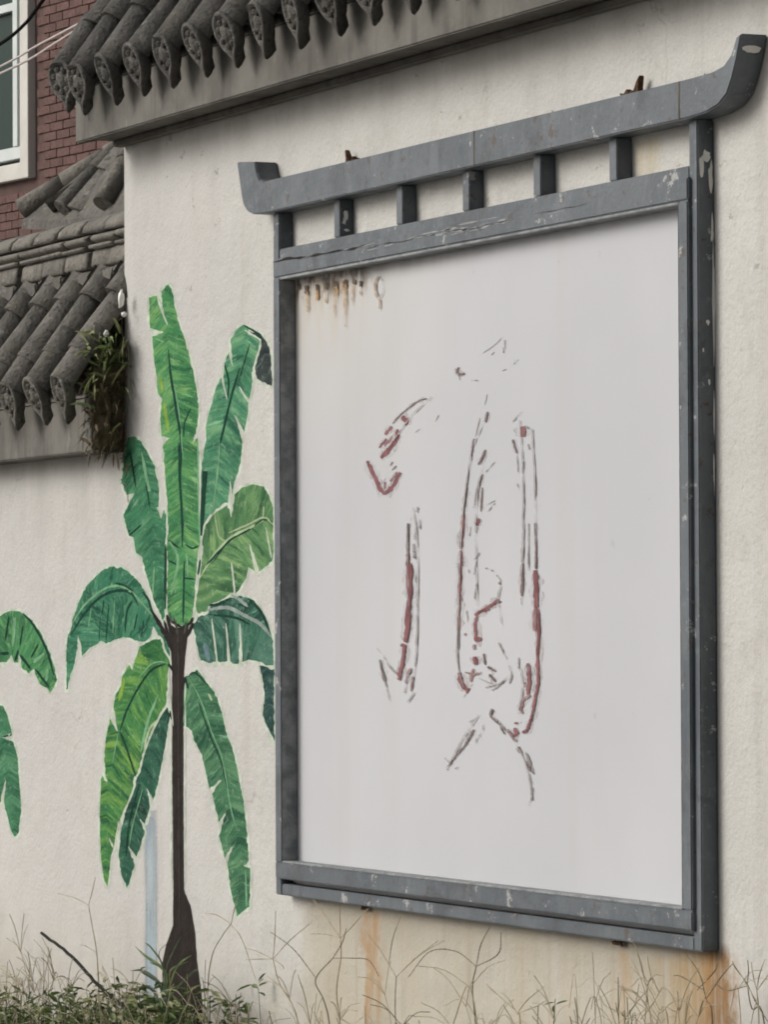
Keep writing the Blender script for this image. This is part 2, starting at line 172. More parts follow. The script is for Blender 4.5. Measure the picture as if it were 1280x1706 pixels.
["r",8,[[0.7243,2.1305],[0.748,2.1154]]],["r",4,[[0.7481,2.1248],[0.7598,2.1149],[0.7419,2.1062]]],["r",5,[[0.658,2.1073],[0.6117,2.0879]]],
["r",8,[[0.7058,2.0842],[0.6453,2.0535],[0.5842,2.0296]]],["r",5,[[0.694,2.0988],[0.6792,2.0711]]],["r",4,[[0.6213,2.078],[0.5748,2.0561]]],
["m",5,[[0.6577,2.0814],[0.609,2.0596]]],["r",7,[[0.492,2.0256],[0.5287,1.9957],[0.5833,1.9512],[0.6099,1.9386]]],["r",7,[[0.6051,1.9388],
[0.6561,1.9539],[0.7106,1.9899]]],["m",4,[[0.6927,1.9905],[0.6442,1.9684]]],["k",2,[[0.6629,2.0174],[0.6447,2.0086]]],["k",2,[[0.6869,2.0072],
[0.6566,1.9964]]],["g",2,[[0.6201,1.9786],[0.5896,1.9653]]],["g",1.6,[[0.7179,2.0978],[0.6938,2.0847]]],["r",4,[[0.6139,1.9693],[0.6101,1.9505]]],
["g",1.6,[[0.953,2.123],[0.9297,2.1078]]],["g",1.2,[[0.8363,2.093],[0.8009,2.0851]]],["g",1.2,[[1.3353,2.2924],[1.2916,2.2769],[1.2199,2.2607]]],
["g",4,[[1.346,2.285],[1.3513,2.2758],[1.3402,2.254]]],["g",2,[[1.2859,2.2593],[1.2694,2.2534]]],["g",2,[[1.426,2.2337],[1.3991,2.224]]],
["k",4,[[1.0743,2.2344],[1.0685,2.221],[1.1135,2.215]]],["g",2,[[1.0685,2.221],[1.0852,2.2018]]],["g",2,[[1.1525,2.1984],[1.1914,2.1956]]],
["g",1.2,[[1.356,2.2151],[1.3343,2.2118]]],["g",1.3,[[1.2462,2.1622],[1.2294,2.1359]]],["k",3.5,[[1.2457,2.118],[1.2366,2.0926]]],
["g",1.6,[[1.2014,2.1054],[1.1731,2.0613]]],["k",3,[[1.1652,2.057],[1.1446,2.0124]]],["k",4,[[1.2335,2.0273],[1.2167,2.0098],[1.1888,1.9927]]],
["g",2.5,[[1.288,1.9961],[1.2328,1.9732]]],["k",3.5,[[1.2162,1.9692],[1.1882,1.9384],[1.171,1.9026]]],["k",2.5,[[1.2125,1.9376],[1.204,1.8791]]],
["g",2,[[1.171,1.9026],[1.1597,1.8893]]],["g",1.8,[[1.2868,1.904],[1.2373,1.8941]]],["g",2,[[1.2867,1.8973],[1.2426,1.8781]]],["r",5,[[1.1927,1.8635],
[1.1814,1.8457]]],["g",2.5,[[1.1869,1.8433],[1.1756,1.8277]]],["g",2,[[1.1424,1.8442],[1.1365,1.8216]]],["g",1.5,[[1.1331,1.9946],[1.1212,1.9358]]],
["k",3.5,[[1.1246,1.9402],[1.1096,1.9042],[1.1002,1.8771]]],["r",5.5,[[1.1002,1.8771],[1.0952,1.8361],[1.0834,1.7907]]],["r",6,[[1.0833,1.7884],
[1.0852,1.7542],[1.0795,1.7561]]],["r",5.5,[[1.0795,1.7561],[1.0754,1.6922],[1.0704,1.6557]]],["m",6,[[1.0842,1.6739],[1.0703,1.6466],
[1.0662,1.5918]]],["g",4,[[1.0697,1.6009],[1.0667,1.5462]]],["g",2.2,[[1.0655,1.537],[1.0683,1.4914]]],["r",7,[[1.0706,1.4914],[1.0793,1.4687],
[1.115,1.4485]]],["r",9,[[1.115,1.4485],[1.1262,1.4454]]],["g",3,[[1.1748,1.7593],[1.1632,1.7277]]],["g",3,[[1.1797,1.7094],[1.1647,1.6687]]],
["g",2.5,[[1.1175,1.6418],[1.1194,1.6145]]],["m",3,[[1.1056,1.5872],[1.1077,1.5804]]],["r",5,[[1.3055,1.6677],[1.2507,1.6501],[1.1843,1.6347],
[1.1642,1.6302]]],["r",6,[[1.2506,1.6456],[1.2176,1.6413]]],["r",2,[[1.3217,1.6622],[1.2945,1.6588]]],["r",5,[[1.1786,1.6279],[1.1673,1.6098],
[1.1703,1.5826],[1.1635,1.5713]]],["r",8,[[1.1613,1.5727],[1.2056,1.5727]]],["m",4,[[1.1633,1.56],[1.1632,1.5464]]],["r",8,[[1.1663,1.5305],
[1.1694,1.5102]]],["k",3,[[1.2162,1.5375],[1.2269,1.5105]]],["k",4,[[1.2378,1.506],[1.287,1.4951]]],["m",4,[[1.1548,1.501],[1.1377,1.4692]]],
["m",2.5,[[1.1043,1.4916],[1.1713,1.4876],[1.2046,1.4923]]],["k",4,[[1.2486,1.4881],[1.2867,1.4704]]],["g",3,[[1.3042,1.5646],[1.3257,1.5468],
[1.3524,1.5245]]],["g",3,[[1.363,1.5112],[1.3789,1.489],[1.3657,1.4667]]],["g",2.5,[[1.3356,1.4753],[1.2919,1.457],[1.2591,1.45]]],
["g",3,[[1.2628,1.7377],[1.2791,1.7353]]],["g",2.5,[[1.2954,1.7261],[1.317,1.7124]]],["k",4,[[1.306,1.708],[1.319,1.7043]]],["g",2,[[1.2299,1.7427],
[1.2464,1.7424]]],["g",2.5,[[1.2262,1.4564],[1.2811,1.4614]]],["g",2,[[1.3058,1.6901],[1.3001,1.6722]]],["g",2.5,[[1.1972,1.7811],[1.1637,1.764]]],
["m",2,[[1.1825,1.4922],[1.149,1.4829]]],["g",2,[[1.1299,1.7417],[1.1321,1.7326]]],["g",1.6,[[1.4511,2.1081],[1.435,2.1052],[1.392,2.0884]]],
["r",9,[[1.4506,2.0748],[1.4524,2.0504]]],["g",3,[[1.4612,2.0744],[1.4877,2.0689]]],["k",3.5,[[1.3915,2.0461],[1.4157,2.0118]]],
["g",1.5,[[1.4156,2.0073],[1.4226,1.9671]]],["g",2.5,[[1.4549,1.9926],[1.4492,1.9618]]],["g",2,[[1.4819,2.0315],[1.487,2.0181]]],
["g",1.6,[[1.5126,1.9598],[1.5171,1.8979]]],["g",1.2,[[1.4169,1.9406],[1.4274,1.9269]]],["k",3,[[1.5164,1.845],[1.5208,1.7832],[1.5224,1.748]]],
["g",2.5,[[1.4474,1.8244],[1.4415,1.7846],[1.4443,1.7491],[1.4464,1.7508]]],["g",2,[[1.4795,1.8458],[1.4787,1.784],[1.4761,1.7486]]],
["k",4,[[1.4464,1.7508],[1.4438,1.711],[1.439,1.6733]]],["g",1.2,[[1.4347,1.6712],[1.4388,1.6534]]],["k",3,[[1.5207,1.7762],[1.5202,1.7366]]],
["g",2,[[1.4786,1.7769],[1.4801,1.7327]]],["g",1.6,[[1.448,1.8731],[1.4474,1.8288]]],["g",1.2,[[1.4513,1.9617],[1.448,1.8731]]],
["r",7.5,[[1.5181,1.7344],[1.5196,1.6881],[1.5211,1.6441]]],["m",6,[[1.5137,1.6441],[1.5099,1.5913]]],["r",4.5,[[1.5295,1.644],[1.5351,1.5912],
[1.5259,1.5297],[1.5294,1.4769],[1.512,1.4328],[1.4968,1.3973],[1.4839,1.3795]]],["r",5,[[1.4861,1.3839],[1.4678,1.3616],[1.4391,1.3513]]],
["r",6,[[1.4709,1.5162],[1.4799,1.4765],[1.4689,1.4411]]],["m",5,[[1.4847,1.4413],[1.4422,1.4275],[1.4313,1.4096],[1.4418,1.3965]]],
["r",6,[[1.401,1.3759],[1.4031,1.3715]]],["r",5,[[1.3933,1.3625],[1.4039,1.3515],[1.3877,1.3424]]],["g",2,[[1.4222,1.5293],[1.4197,1.5026]]],
["k",4,[[1.2673,1.4052],[1.2539,1.387]]],["k",2.5,[[1.2539,1.387],[1.3125,1.3678],[1.3556,1.3507]]],["m",3,[[1.3557,1.3596],[1.4089,1.3295]]],
["k",4,[[1.4141,1.3185],[1.4299,1.3033]]],["g",5,[[1.4565,1.3061],[1.4826,1.278],[1.4981,1.2564]]],["k",3,[[1.4616,1.2863],[1.4876,1.2605]]],
["g",2.5,[[1.477,1.2558],[1.4905,1.2342]]],["g",3.5,[[1.4925,1.2254],[1.4921,1.1946]]],["g",1.5,[[1.4922,1.2034],[1.4708,1.1807]]],
["k",2,[[1.3125,1.3633],[1.3393,1.3459]]],["m",2.5,[[1.4513,1.4718],[1.4532,1.4586]]],["g",1.6,[[1.1308,1.3715],[1.1811,1.3836]]],
["g",2.5,[[1.214,1.3661],[1.2083,1.3525]]],["k",3.5,[[1.1585,1.3538],[1.1021,1.3142]]],["k",2.5,[[1.1021,1.3142],[1.0454,1.2856],[0.9996,1.2616]]],
["g",3,[[1.1972,1.3455],[1.1637,1.3222]]],["g",2,[[0.9827,1.2818],[1.0111,1.271]]],["g",2,[[0.9996,1.2616],[0.9972,1.2523]]],["g",2,[[1.062,1.2631],
[1.045,1.2559]]],["k",3.5,[[0.7603,1.8618],[0.7598,1.8197],[0.757,1.787]]],["r",5,[[0.7582,1.7869],[0.759,1.7588],[0.7638,1.7606]]],
["r",9,[[0.7686,1.7606],[0.7675,1.6717]]],["r",8.5,[[0.7675,1.6764],[0.7537,1.6109],[0.7424,1.5641]]],["r",6,[[0.7376,1.5594],[0.7252,1.5219],
[0.6983,1.4701]]],["r",6,[[0.7233,1.5618],[0.7208,1.5524]]],["r",3,[[0.6866,1.4888],[0.7044,1.4772]]],["g",2,[[0.6266,1.512],[0.6806,1.4888]]],
["g",2.5,[[0.8222,1.9001],[0.8173,1.8862]]],["g",3,[[0.8098,1.8514],[0.8035,1.8189]]],["g",2.5,[[0.8336,1.8695],[0.8356,1.8462]]],
["k",3.5,[[0.7975,1.8096],[0.803,1.7722]]],["g",4,[[0.8031,1.7834],[0.7947,1.7742]]],["g",3,[[0.8026,1.7414],[0.8081,1.7134]]],
["g",3,[[0.8125,1.5921],[0.8083,1.5362],[0.8008,1.5036]]],["g",1.5,[[0.8173,1.6946],[0.8137,1.5921]]],["m",4,[[0.776,1.5011],[0.7521,1.4799],
[0.7435,1.4611]]],["m",3,[[0.7876,1.4802],[0.7753,1.4427]]],["g",2,[[0.7459,1.4611],[0.7337,1.4376]]],["g",2.5,[[0.7989,1.4406],[0.7513,1.4144]]],
["k",6,[[0.5924,1.4929],[0.6091,1.4646]]],["k",3,[[0.5757,1.5213],[0.5923,1.4882]]],["g",2,[[0.6091,1.4646],[0.6198,1.4505]]],
["g",1.3,[[0.6198,1.4505],[0.6375,1.4177]]],["g",1,[[0.5601,1.5497],[0.5844,1.5355]]],["g",1.3,[[0.7748,1.8802],[0.7805,1.8661]]],
["f",2.2,[[0.7939,1.9003],[0.8193,1.8176],[0.8212,1.6685],[0.8083,1.5344],[0.7886,1.4671]]],["f",2.2,[[1.2487,2.1153],[1.1987,2.0711],[1.1627,2.0362],
[1.126,1.9575],[1.0959,1.8562],[1.0798,1.7251],[1.0675,1.6083],[1.0628,1.5206],[1.1016,1.4552]]],["f",2.2,[[1.4355,2.0901],[1.451,1.9759],
[1.4528,1.8482],[1.4443,1.7207]]],["f",2.2,[[1.503,2.0661],[1.5183,1.9455],[1.5232,1.8043]]],["f",2,[[1.219,1.998],[1.186,1.9121],[1.1745,1.8399],
[1.1801,1.7239],[1.1827,1.6514]]],["f",2,[[0.7644,1.6539],[0.7592,1.8487]]],["f",1.8,[[0.9171,2.1713],[0.7968,2.132],[0.6817,2.0767],
[0.6429,2.0555]]],["f",2,[[1.3203,1.7007],[1.3059,1.665],[1.326,1.6076]]],["f",1.8,[[0.5977,1.5337],[0.6362,1.5036],[0.6937,1.4813]]],
["f",2,[[1.19,1.391],[1.082,1.3238],[1.0087,1.2636]]],["f",2,[[1.2675,1.3893],[1.3642,1.348],[1.4489,1.2887],[1.4984,1.1983]]],["f",2,[[1.4347,1.508],
[1.4408,1.4514],[1.4196,1.3944]]],["f",1.8,[[1.1911,1.4778],[1.2964,1.4642],[1.3659,1.4863]]],["b",7,[[0.091,2.5007],[0.095,2.4783]]],
["b",6,[[0.1664,2.4987],[0.1703,2.4796]]],["b",7,[[0.2286,2.5007],[0.2325,2.4816]]],["b",9,[[0.2902,2.4995],[0.298,2.4741]]],["b",7,[[0.3633,2.4976],
[0.359,2.4762]]],["b",6,[[0.4197,2.4936],[0.4195,2.4813]]],["b",5,[[0.4635,2.4875],[0.4634,2.4722]]],["b",5,[[0.0404,2.5073],[0.0445,2.4944]]],
["o",8,[[0.095,2.4846],[0.1031,2.4541],[0.1028,2.4304]]],["o",10,[[0.2981,2.4834],[0.2977,2.4492],[0.2931,2.4028]]],["o",9,[[0.3591,2.4855],
[0.3627,2.4449],[0.3619,2.3753]]],["o",6,[[0.2325,2.4848],[0.2279,2.446]]],["o",7,[[0.1703,2.4827],[0.1701,2.4576]]],["o",12,[[0.3309,2.4967],
[0.3345,2.4623]]],["o",5,[[0.4674,2.475],[0.4671,2.4504]]],["o",5,[[0.4115,2.4819],[0.4108,2.4264]]],["g",1.8,[[0.582,2.4915],[0.5662,2.4773],
[0.5659,2.4545],[0.5852,2.4364]]],["g",1.8,[[0.5898,2.4909],[0.6091,2.4713],[0.6088,2.4501],[0.5891,2.4347]]],["o",5,[[0.5859,2.4943],[0.5582,2.4718],
[0.5696,2.4405],[0.589,2.4271]]],["o",4,[[0.5891,2.4331],[0.5888,2.4073]]]],"STK":[[[[0.5237,0.8171],[0.526,0.7683],[0.4961,0.6793],[0.5237,0.5725]],
[[[0.5237,0.8171],[0.4401,0.856],[0.3377,0.9055]],[[0.5237,0.8171],[0.5155,0.8601],[0.5131,0.9035]],[[0.5237,0.8171],[0.6128,0.8547],[0.719,0.9034]],
[[0.5237,0.8171],[0.4251,0.8223],[0.3293,0.8168]]],0],[[[0.1098,0.7396],[0.155,0.6782],[0.2894,0.5765]],[[[0.1098,0.7396],[0.1182,0.799],
[0.1342,0.8672]],[[0.1098,0.7396],[0.2319,0.7945],[0.3814,0.8472]],[[0.1098,0.7396],[0.0018,0.7527],[-0.0764,0.7576]],[[0.1098,0.7396],
[0.0172,0.7339],[-0.0768,0.7263]],[[0.1098,0.7396],[0.1707,0.7295],[0.1858,0.7193]]],0],[[[0.569,0.7709],[0.4529,0.7091],[0.5103,0.6585],
[0.5524,0.5747]],[[[0.569,0.7709],[0.6265,0.8123],[0.6693,0.8514]],[[0.453,0.7145],[0.3066,0.7768],[0.1412,0.8127]],[[0.569,0.7709],[0.6965,0.7788],
[0.8077,0.7804],[0.8758,0.745]]],1],[[[0.8826,0.7428],[0.875,0.6841],[0.8808,0.6]],[[[0.8826,0.7428],[0.7804,0.8054],[0.6833,0.8478]],
[[0.8826,0.7428],[0.9979,0.7975],[1.1503,0.8474]],[[0.8826,0.7428],[1.0246,0.8044],[1.1894,0.8507]],[[0.8351,0.7715],[0.8632,0.8369],
[0.9048,0.8973]]],0],[[[1.4116,0.803],[1.3883,0.7482],[1.4095,0.6408]],[[[1.4116,0.803],[1.4372,0.8551],[1.4997,0.9016]],[[1.4116,0.803],
[1.5419,0.8413],[1.5633,0.8927]],[[1.4116,0.803],[1.2856,0.8308],[1.1304,0.8203],[1.0107,0.7512]]],1],[[[2.428,0.7725],[2.471,0.7322]],
[[[2.428,0.7725],[2.3626,0.8262],[2.2514,0.8704]],[[2.4065,0.8049],[2.3408,0.8491],[2.319,0.8869]],[[2.3958,0.8284],[2.3742,0.8659],[2.3635,0.8896]],
[[2.3624,0.8116],[2.295,0.7727],[2.2496,0.7399]]],0],[[[2.5689,0.8066],[2.6,0.742]],[[[2.5689,0.8066],[2.5375,0.8571],[2.4733,0.8963]],
[[2.5263,0.8228],[2.6017,0.8661],[2.6337,0.8872]],[[2.5689,0.8066],[2.6439,0.8593],[2.7071,0.8918]],[[2.5585,0.825],[2.4508,0.8466],[2.418,0.8469]]],
1],[[[2.7995,0.8555],[2.8192,0.8054],[2.8794,0.7633]],[[[2.7995,0.8555],[2.7485,0.885],[2.7228,0.8975]],[[2.7995,0.8555],[2.805,0.884],
[2.8053,0.905]],[[2.7995,0.8555],[2.8398,0.8209],[2.8998,0.7834]],[[2.7994,0.8508],[2.7063,0.8351],[2.6437,0.8451]]],1],[[[2.8806,0.847],
[2.8895,0.7641]],[[[2.8806,0.847],[2.8962,0.8805],[2.9117,0.914]],[[2.8806,0.847],[2.8659,0.8786],[2.8633,0.9063]],[[2.8806,0.847],[2.9312,0.8828],
[2.9615,0.9079]],[[2.8753,0.8281],[2.8302,0.8622],[2.7998,0.8789]]],0],[[[-1.3949,0.8015],[-1.367,0.7469],[-1.3208,0.6532],[-1.3036,0.4963]],
[[[-1.3949,0.8015],[-1.3661,0.8404],[-1.3431,0.885]],[[-1.3949,0.8015],[-1.5286,0.8166],[-1.6649,0.8224]],[[-1.3301,0.6682],[-1.415,0.6817],
[-1.4722,0.6815]]],0],[[[-0.1921,0.8151],[-0.2569,0.7798],[-0.3389,0.7171],[-0.3731,0.5872]],[[[-0.1921,0.8151],[-0.1677,0.8537],[-0.1513,0.8946]],
[[-0.2001,0.8147],[-0.305,0.832],[-0.387,0.8317]],[[-0.1921,0.8122],[-0.1129,0.7767],[-0.0039,0.6813]]],0],[[[1.6857,0.7137],[1.7038,0.6737]],
[[[1.6857,0.7137],[1.6298,0.7459],[1.5794,0.7554]],[[1.6857,0.7137],[1.742,0.7486],[1.8343,0.7857]],[[1.6857,0.7137],[1.7909,0.7367],[1.846,0.7533]],
[[1.6671,0.7227],[1.554,0.7563],[1.5158,0.7694]]],0],[[[2.1586,0.7481],[2.1695,0.7092]],[[[2.1586,0.7481],[2.0777,0.7572],[2.0488,0.7776]],
[[2.1698,0.734],[2.2274,0.7728],[2.2563,0.8191]],[[2.2496,0.7399],[2.3063,0.7784],[2.357,0.8161]]],0]],"TWIG":[[-1.529,0.7145],[-1.2614,0.6742],
[-1.0397,0.6209],[-0.8423,0.5799],[-0.6674,0.5477],[-0.5648,0.4934]],"CLUMP":[[[-0.6217,0.5466],[-0.6035,0.6541],[-0.7061,0.701],[-0.8633,0.7153]],
[[-0.6131,0.5472],[-0.6381,0.6164],[-0.7761,0.6518],[-0.8817,0.6462]],[[-0.6216,0.5525],[-0.6728,0.5784],[-0.7943,0.5789],[-0.9181,0.5673]],
[[-0.6046,0.5478],[-0.6205,0.6648],[-0.6456,0.7224],[-0.6626,0.7392]],[[-0.5961,0.5485],[-0.5865,0.6552],[-0.5519,0.7163],[-0.5346,0.7526]],
[[-0.5876,0.5491],[-0.5524,0.6692],[-0.4844,0.7321],[-0.4172,0.7711]],[[-0.5876,0.5491],[-0.5357,0.6468],[-0.4513,0.6933],[-0.3434,0.7232]],
[[-0.6388,0.5453],[-0.707,0.6058],[-0.7591,0.6082],[-0.7732,0.5953]],[[-0.6046,0.5478],[-0.6208,0.6294],[-0.7065,0.6593],[-0.7935,0.6627]],
[[-0.5791,0.5497],[-0.5361,0.6115],[-0.485,0.6736],[-0.4512,0.6991]],[[-0.6046,0.5478],[-0.6125,0.6063],[-0.6376,0.6637],[-0.7062,0.6831]],
[[-0.5706,0.5503],[-0.5024,0.6139],[-0.4016,0.6731],[-0.3028,0.6853]]],"REAR":[[[-2.9961,0.24,2.966],[-2.7595,0.52,3.1664]],[[-2.533,0.22,2.9268],
[-2.5509,0.4,3.1115]],[[-2.0921,0.2,2.9043],[-2.1455,0.31,3.0665]]],"BLD":[-21.534,6.5698,4.935],"CAB_K":[[-3.4968,0.5,3.7399],
[-3.7034,0.5272,3.7094],[-3.9058,0.563,3.6962],[-4.1161,0.5807,3.6758],[-4.3275,0.5953,3.6649]],"CAB_1":[[-11.0069,3.2295,4.6572],
[-11.5285,3.2803,4.6564],[-12.0394,3.3555,4.6686],[-12.5521,3.4273,4.6724],[-13.074,3.4775,4.6707]],"CAB_2":[[-11.0173,3.2073,4.6179],
[-11.5294,3.2805,4.6192],[-12.0419,3.3529,4.618],[-12.5531,3.4275,4.6304],[-13.0749,3.4777,4.6345]],"CHIP":[[-1.2796,2.5554,0.011,0.026],
[-1.2544,2.5086,0.006,0.007],[-1.31,2.4558,0.007,0.011]],"CAM":[11.634213376972955,-4.6777300960694514,1.6]}''')
rnd = random.Random(7)
col = scene.collection

# ------------------------------------------------------------------ helpers
def link(name, me, mats=None, parent=None):
    o = bpy.data.objects.new(name, me); col.objects.link(o)
    if parent is not None: o.parent = parent
    if mats is not None and me is not None:
        for mt in (mats if isinstance(mats, (list, tuple)) else [mats]): me.materials.append(mt)
    return o
def tag(o, label=None, cat=None, group=None, kind=None):
    if label: o['label'] = label
    if cat: o['category'] = cat
    if group: o['group'] = group
    if kind: o['kind'] = kind
    return o
def empty(name, loc=(0, 0, 0), rz=0.0):
    o = bpy.data.objects.new(name, None); o.empty_display_size = .1
    col.objects.link(o); o.location = loc; o.rotation_euler = (0, 0, rz); return o
def mesh_of(bm, name, smooth=False):
    me = bpy.data.meshes.new(name); bm.normal_update(); bm.to_mesh(me); bm.free()
    if smooth:
        for p in me.polygons: p.use_smooth = True
    return me
def box(x0, x1, y0, y1, z0, z1, name='box', bev=0.0, jit=0.0):
    bm = bmesh.new()
    bmesh.ops.create_cube(bm, size=1.0)
    for v in bm.verts:
        v.co = Vector(((x0+x1)/2+v.co.x*(x1-x0), (y0+y1)/2+v.co.y*(y1-y0), (z0+z1)/2+v.co.z*(z1-z0)))
        if jit: v.co += Vector((rnd.uniform(-jit, jit), rnd.uniform(-jit, jit), rnd.uniform(-jit, jit)))
    if bev: bmesh.ops.bevel(bm, geom=bm.edges[:], offset=bev, segments=2, affect='EDGES')
    return mesh_of(bm, name)
def extrude_xz(pts, y0, y1, name, bev=0.0):
    """closed outline in (x,z), from y0 (front) to y1 (back)"""
    bm = bmesh.new()
    f = [bm.verts.new((x, y0, z)) for x, z in pts]; b = [bm.verts.new((x, y1, z)) for x, z in pts]
    n = len(pts)
    bm.faces.new(f); bm.faces.new(b[::-1])
    for i in range(n): bm.faces.new((f[i], b[i], b[(i+1) % n], f[(i+1) % n]))
    bmesh.ops.recalc_face_normals(bm, faces=bm.faces)
    if bev: bmesh.ops.bevel(bm, geom=[e for e in bm.edges], offset=bev, segments=2, affect='EDGES', clamp_overlap=True)
    bmesh.ops.triangulate(bm, faces=[fc for fc in bm.faces if len(fc.verts) > 4])
    return mesh_of(bm, name)
def tube_into(bm, pts, radii, n=6, cap=True):
    pts = [Vector(p) for p in pts]; rings = []
    for i, p in enumerate(pts):
        d = (pts[min(i+1, len(pts)-1)] - pts[max(i-1, 0)]).normalized()
        a = d.cross(Vector((0.13, 0.37, 0.92))); a = a.normalized() if a.length > 1e-4 else Vector((1, 0, 0))
        b = d.cross(a)
        r = radii[i] if hasattr(radii, '__len__') else radii
        rings.append([bm.verts.new(p + a*math.cos(2*math.pi*k/n)*r + b*math.sin(2*math.pi*k/n)*r) for k in range(n)])
    for i in range(len(rings)-1):
        for k in range(n):
            f = bm.faces.new((rings[i][k], rings[i][(k+1) % n], rings[i+1][(k+1) % n], rings[i+1][k])); f.smooth = True
    if cap:
        bm.faces.new(rings[0][::-1]); bm.faces.new(rings[-1])
def smooth_line(pts, n=5):
    """Catmull-Rom through a list of tuples"""
    P = [Vector(p) for p in pts]
    if len(P) < 3: n = max(n, 3)
    Q = [P[0]*2-P[1]] + P + [P[-1]*2-P[-2]]; out = []
    for i in range(1, len(Q)-2):
        for k in range(n):
            t = k/n
            out.append(0.5*((2*Q[i]) + (Q[i+1]-Q[i-1])*t + (2*Q[i-1]-5*Q[i]+4*Q[i+1]-Q[i+2])*t*t + (3*Q[i]-Q[i-1]-3*Q[i+1]+Q[i+2])*t**3))
    out.append(P[-1]); return out

# ------------------------------------------------------------------ material kit
class NT:
    def __init__(s, name, rough=0.8, spec=0.3):
        s.m = bpy.data.materials.new(name); s.m.use_nodes = True; s.t = s.m.node_tree; s.t.nodes.clear()
        s.out = s.t.nodes.new('ShaderNodeOutputMaterial'); s.b = s.t.nodes.new('ShaderNodeBsdfPrincipled')
        s.b.inputs['Roughness'].default_value = rough; s.b.inputs['Specular IOR Level'].default_value = spec
        s.L(s.b.outputs[0], s.out.inputs[0]); s._tc = None
    def N(s, k): return s.t.nodes.new(k)
    def L(s, a, b): s.t.links.new(a, b)
    def put(s, sock, v):
        if isinstance(v, bpy.types.NodeSocket): s.L(v, sock)
        else:
            if hasattr(sock.default_value, '__len__') and len(sock.default_value) == 4 and len(v) == 3: v = (*v, 1)
            sock.default_value = v
    def coord(s, which='Object'):
        if s._tc is None: s._tc = s.N('ShaderNodeTexCoord')
        return s._tc.outputs[which]
    def scale(s, v, sc, loc=(0, 0, 0)):
        n = s.N('ShaderNodeMapping'); n.inputs['Scale'].default_value = sc; n.inputs['Location'].default_value = loc; s.L(v, n.inputs[0]); return n.outputs[0]
    def noise(s, v, sc, det=4, rough=.55, dist=0.0):
        n = s.N('ShaderNodeTexNoise'); n.inputs['Scale'].default_value = sc; n.inputs['Detail'].default_value = det
        n.inputs['Roughness'].default_value = rough; n.inputs['Distortion'].default_value = dist; s.L(v, n.inputs['Vector']); return n.outputs['Fac']
    def voro(s, v, sc, feat='F1'):
        n = s.N('ShaderNodeTexVoronoi'); n.feature = feat; n.inputs['Scale'].default_value = sc; s.L(v, n.inputs['Vector']); return n.outputs['Distance']
    def ramp(s, x, a, b, lo=0.0, hi=1.0):
        n = s.N('ShaderNodeMapRange'); n.clamp = True; n.interpolation_type = 'SMOOTHSTEP'
        s.put(n.inputs[0], x); n.inputs[1].default_value = a; n.inputs[2].default_value = b; n.inputs[3].default_value = lo; n.inputs[4].default_value = hi; return n.outputs[0]
    def math(s, op, a, b=0.0, clamp=False):
        n = s.N('ShaderNodeMath'); n.operation = op; n.use_clamp = clamp; s.put(n.inputs[0], a); s.put(n.inputs[1], b); return n.outputs[0]
    def mul(s, *a):
        r = a[0]
        for x in a[1:]: r = s.math('MULTIPLY', r, x)
        return r
    def mix(s, f, a, b, mode='MIX'):
        n = s.N('ShaderNodeMix'); n.data_type = 'RGBA'; n.blend_type = mode; s.put(n.inputs[0], f); s.put(n.inputs[6], a); s.put(n.inputs[7], b); return n.outputs[2]
    def xyz(s, v):
        n = s.N('ShaderNodeSeparateXYZ'); s.L(v, n.inputs[0]); return n.outputs
    def vec(s, x, y, z=0.0):
        n = s.N('ShaderNodeCombineXYZ'); s.put(n.inputs[0], x); s.put(n.inputs[1], y); s.put(n.inputs[2], z); return n.outputs[0]
    def bump(s, h, strength=.3, dist=.01):
        n = s.N('ShaderNodeBump'); n.inputs['Strength'].default_value = strength; n.inputs['Distance'].default_value = dist
        s.put(n.inputs['Height'], h); s.L(n.outputs[0], s.b.inputs['Normal'])
    def color(s, c): s.put(s.b.inputs['Base Color'], c); return s.m

def plaster_bump(n, c):
    h = n.math('ADD', n.mul(n.noise(c, 9, 5, .6), 1.6), n.mul(n.noise(c, 70, 4, .65), .6))
    h = n.math('ADD', h, n.mul(n.ramp(n.noise(c, 26, 2, .5), .70, .80), -.5))
    n.bump(h, .55, .010)

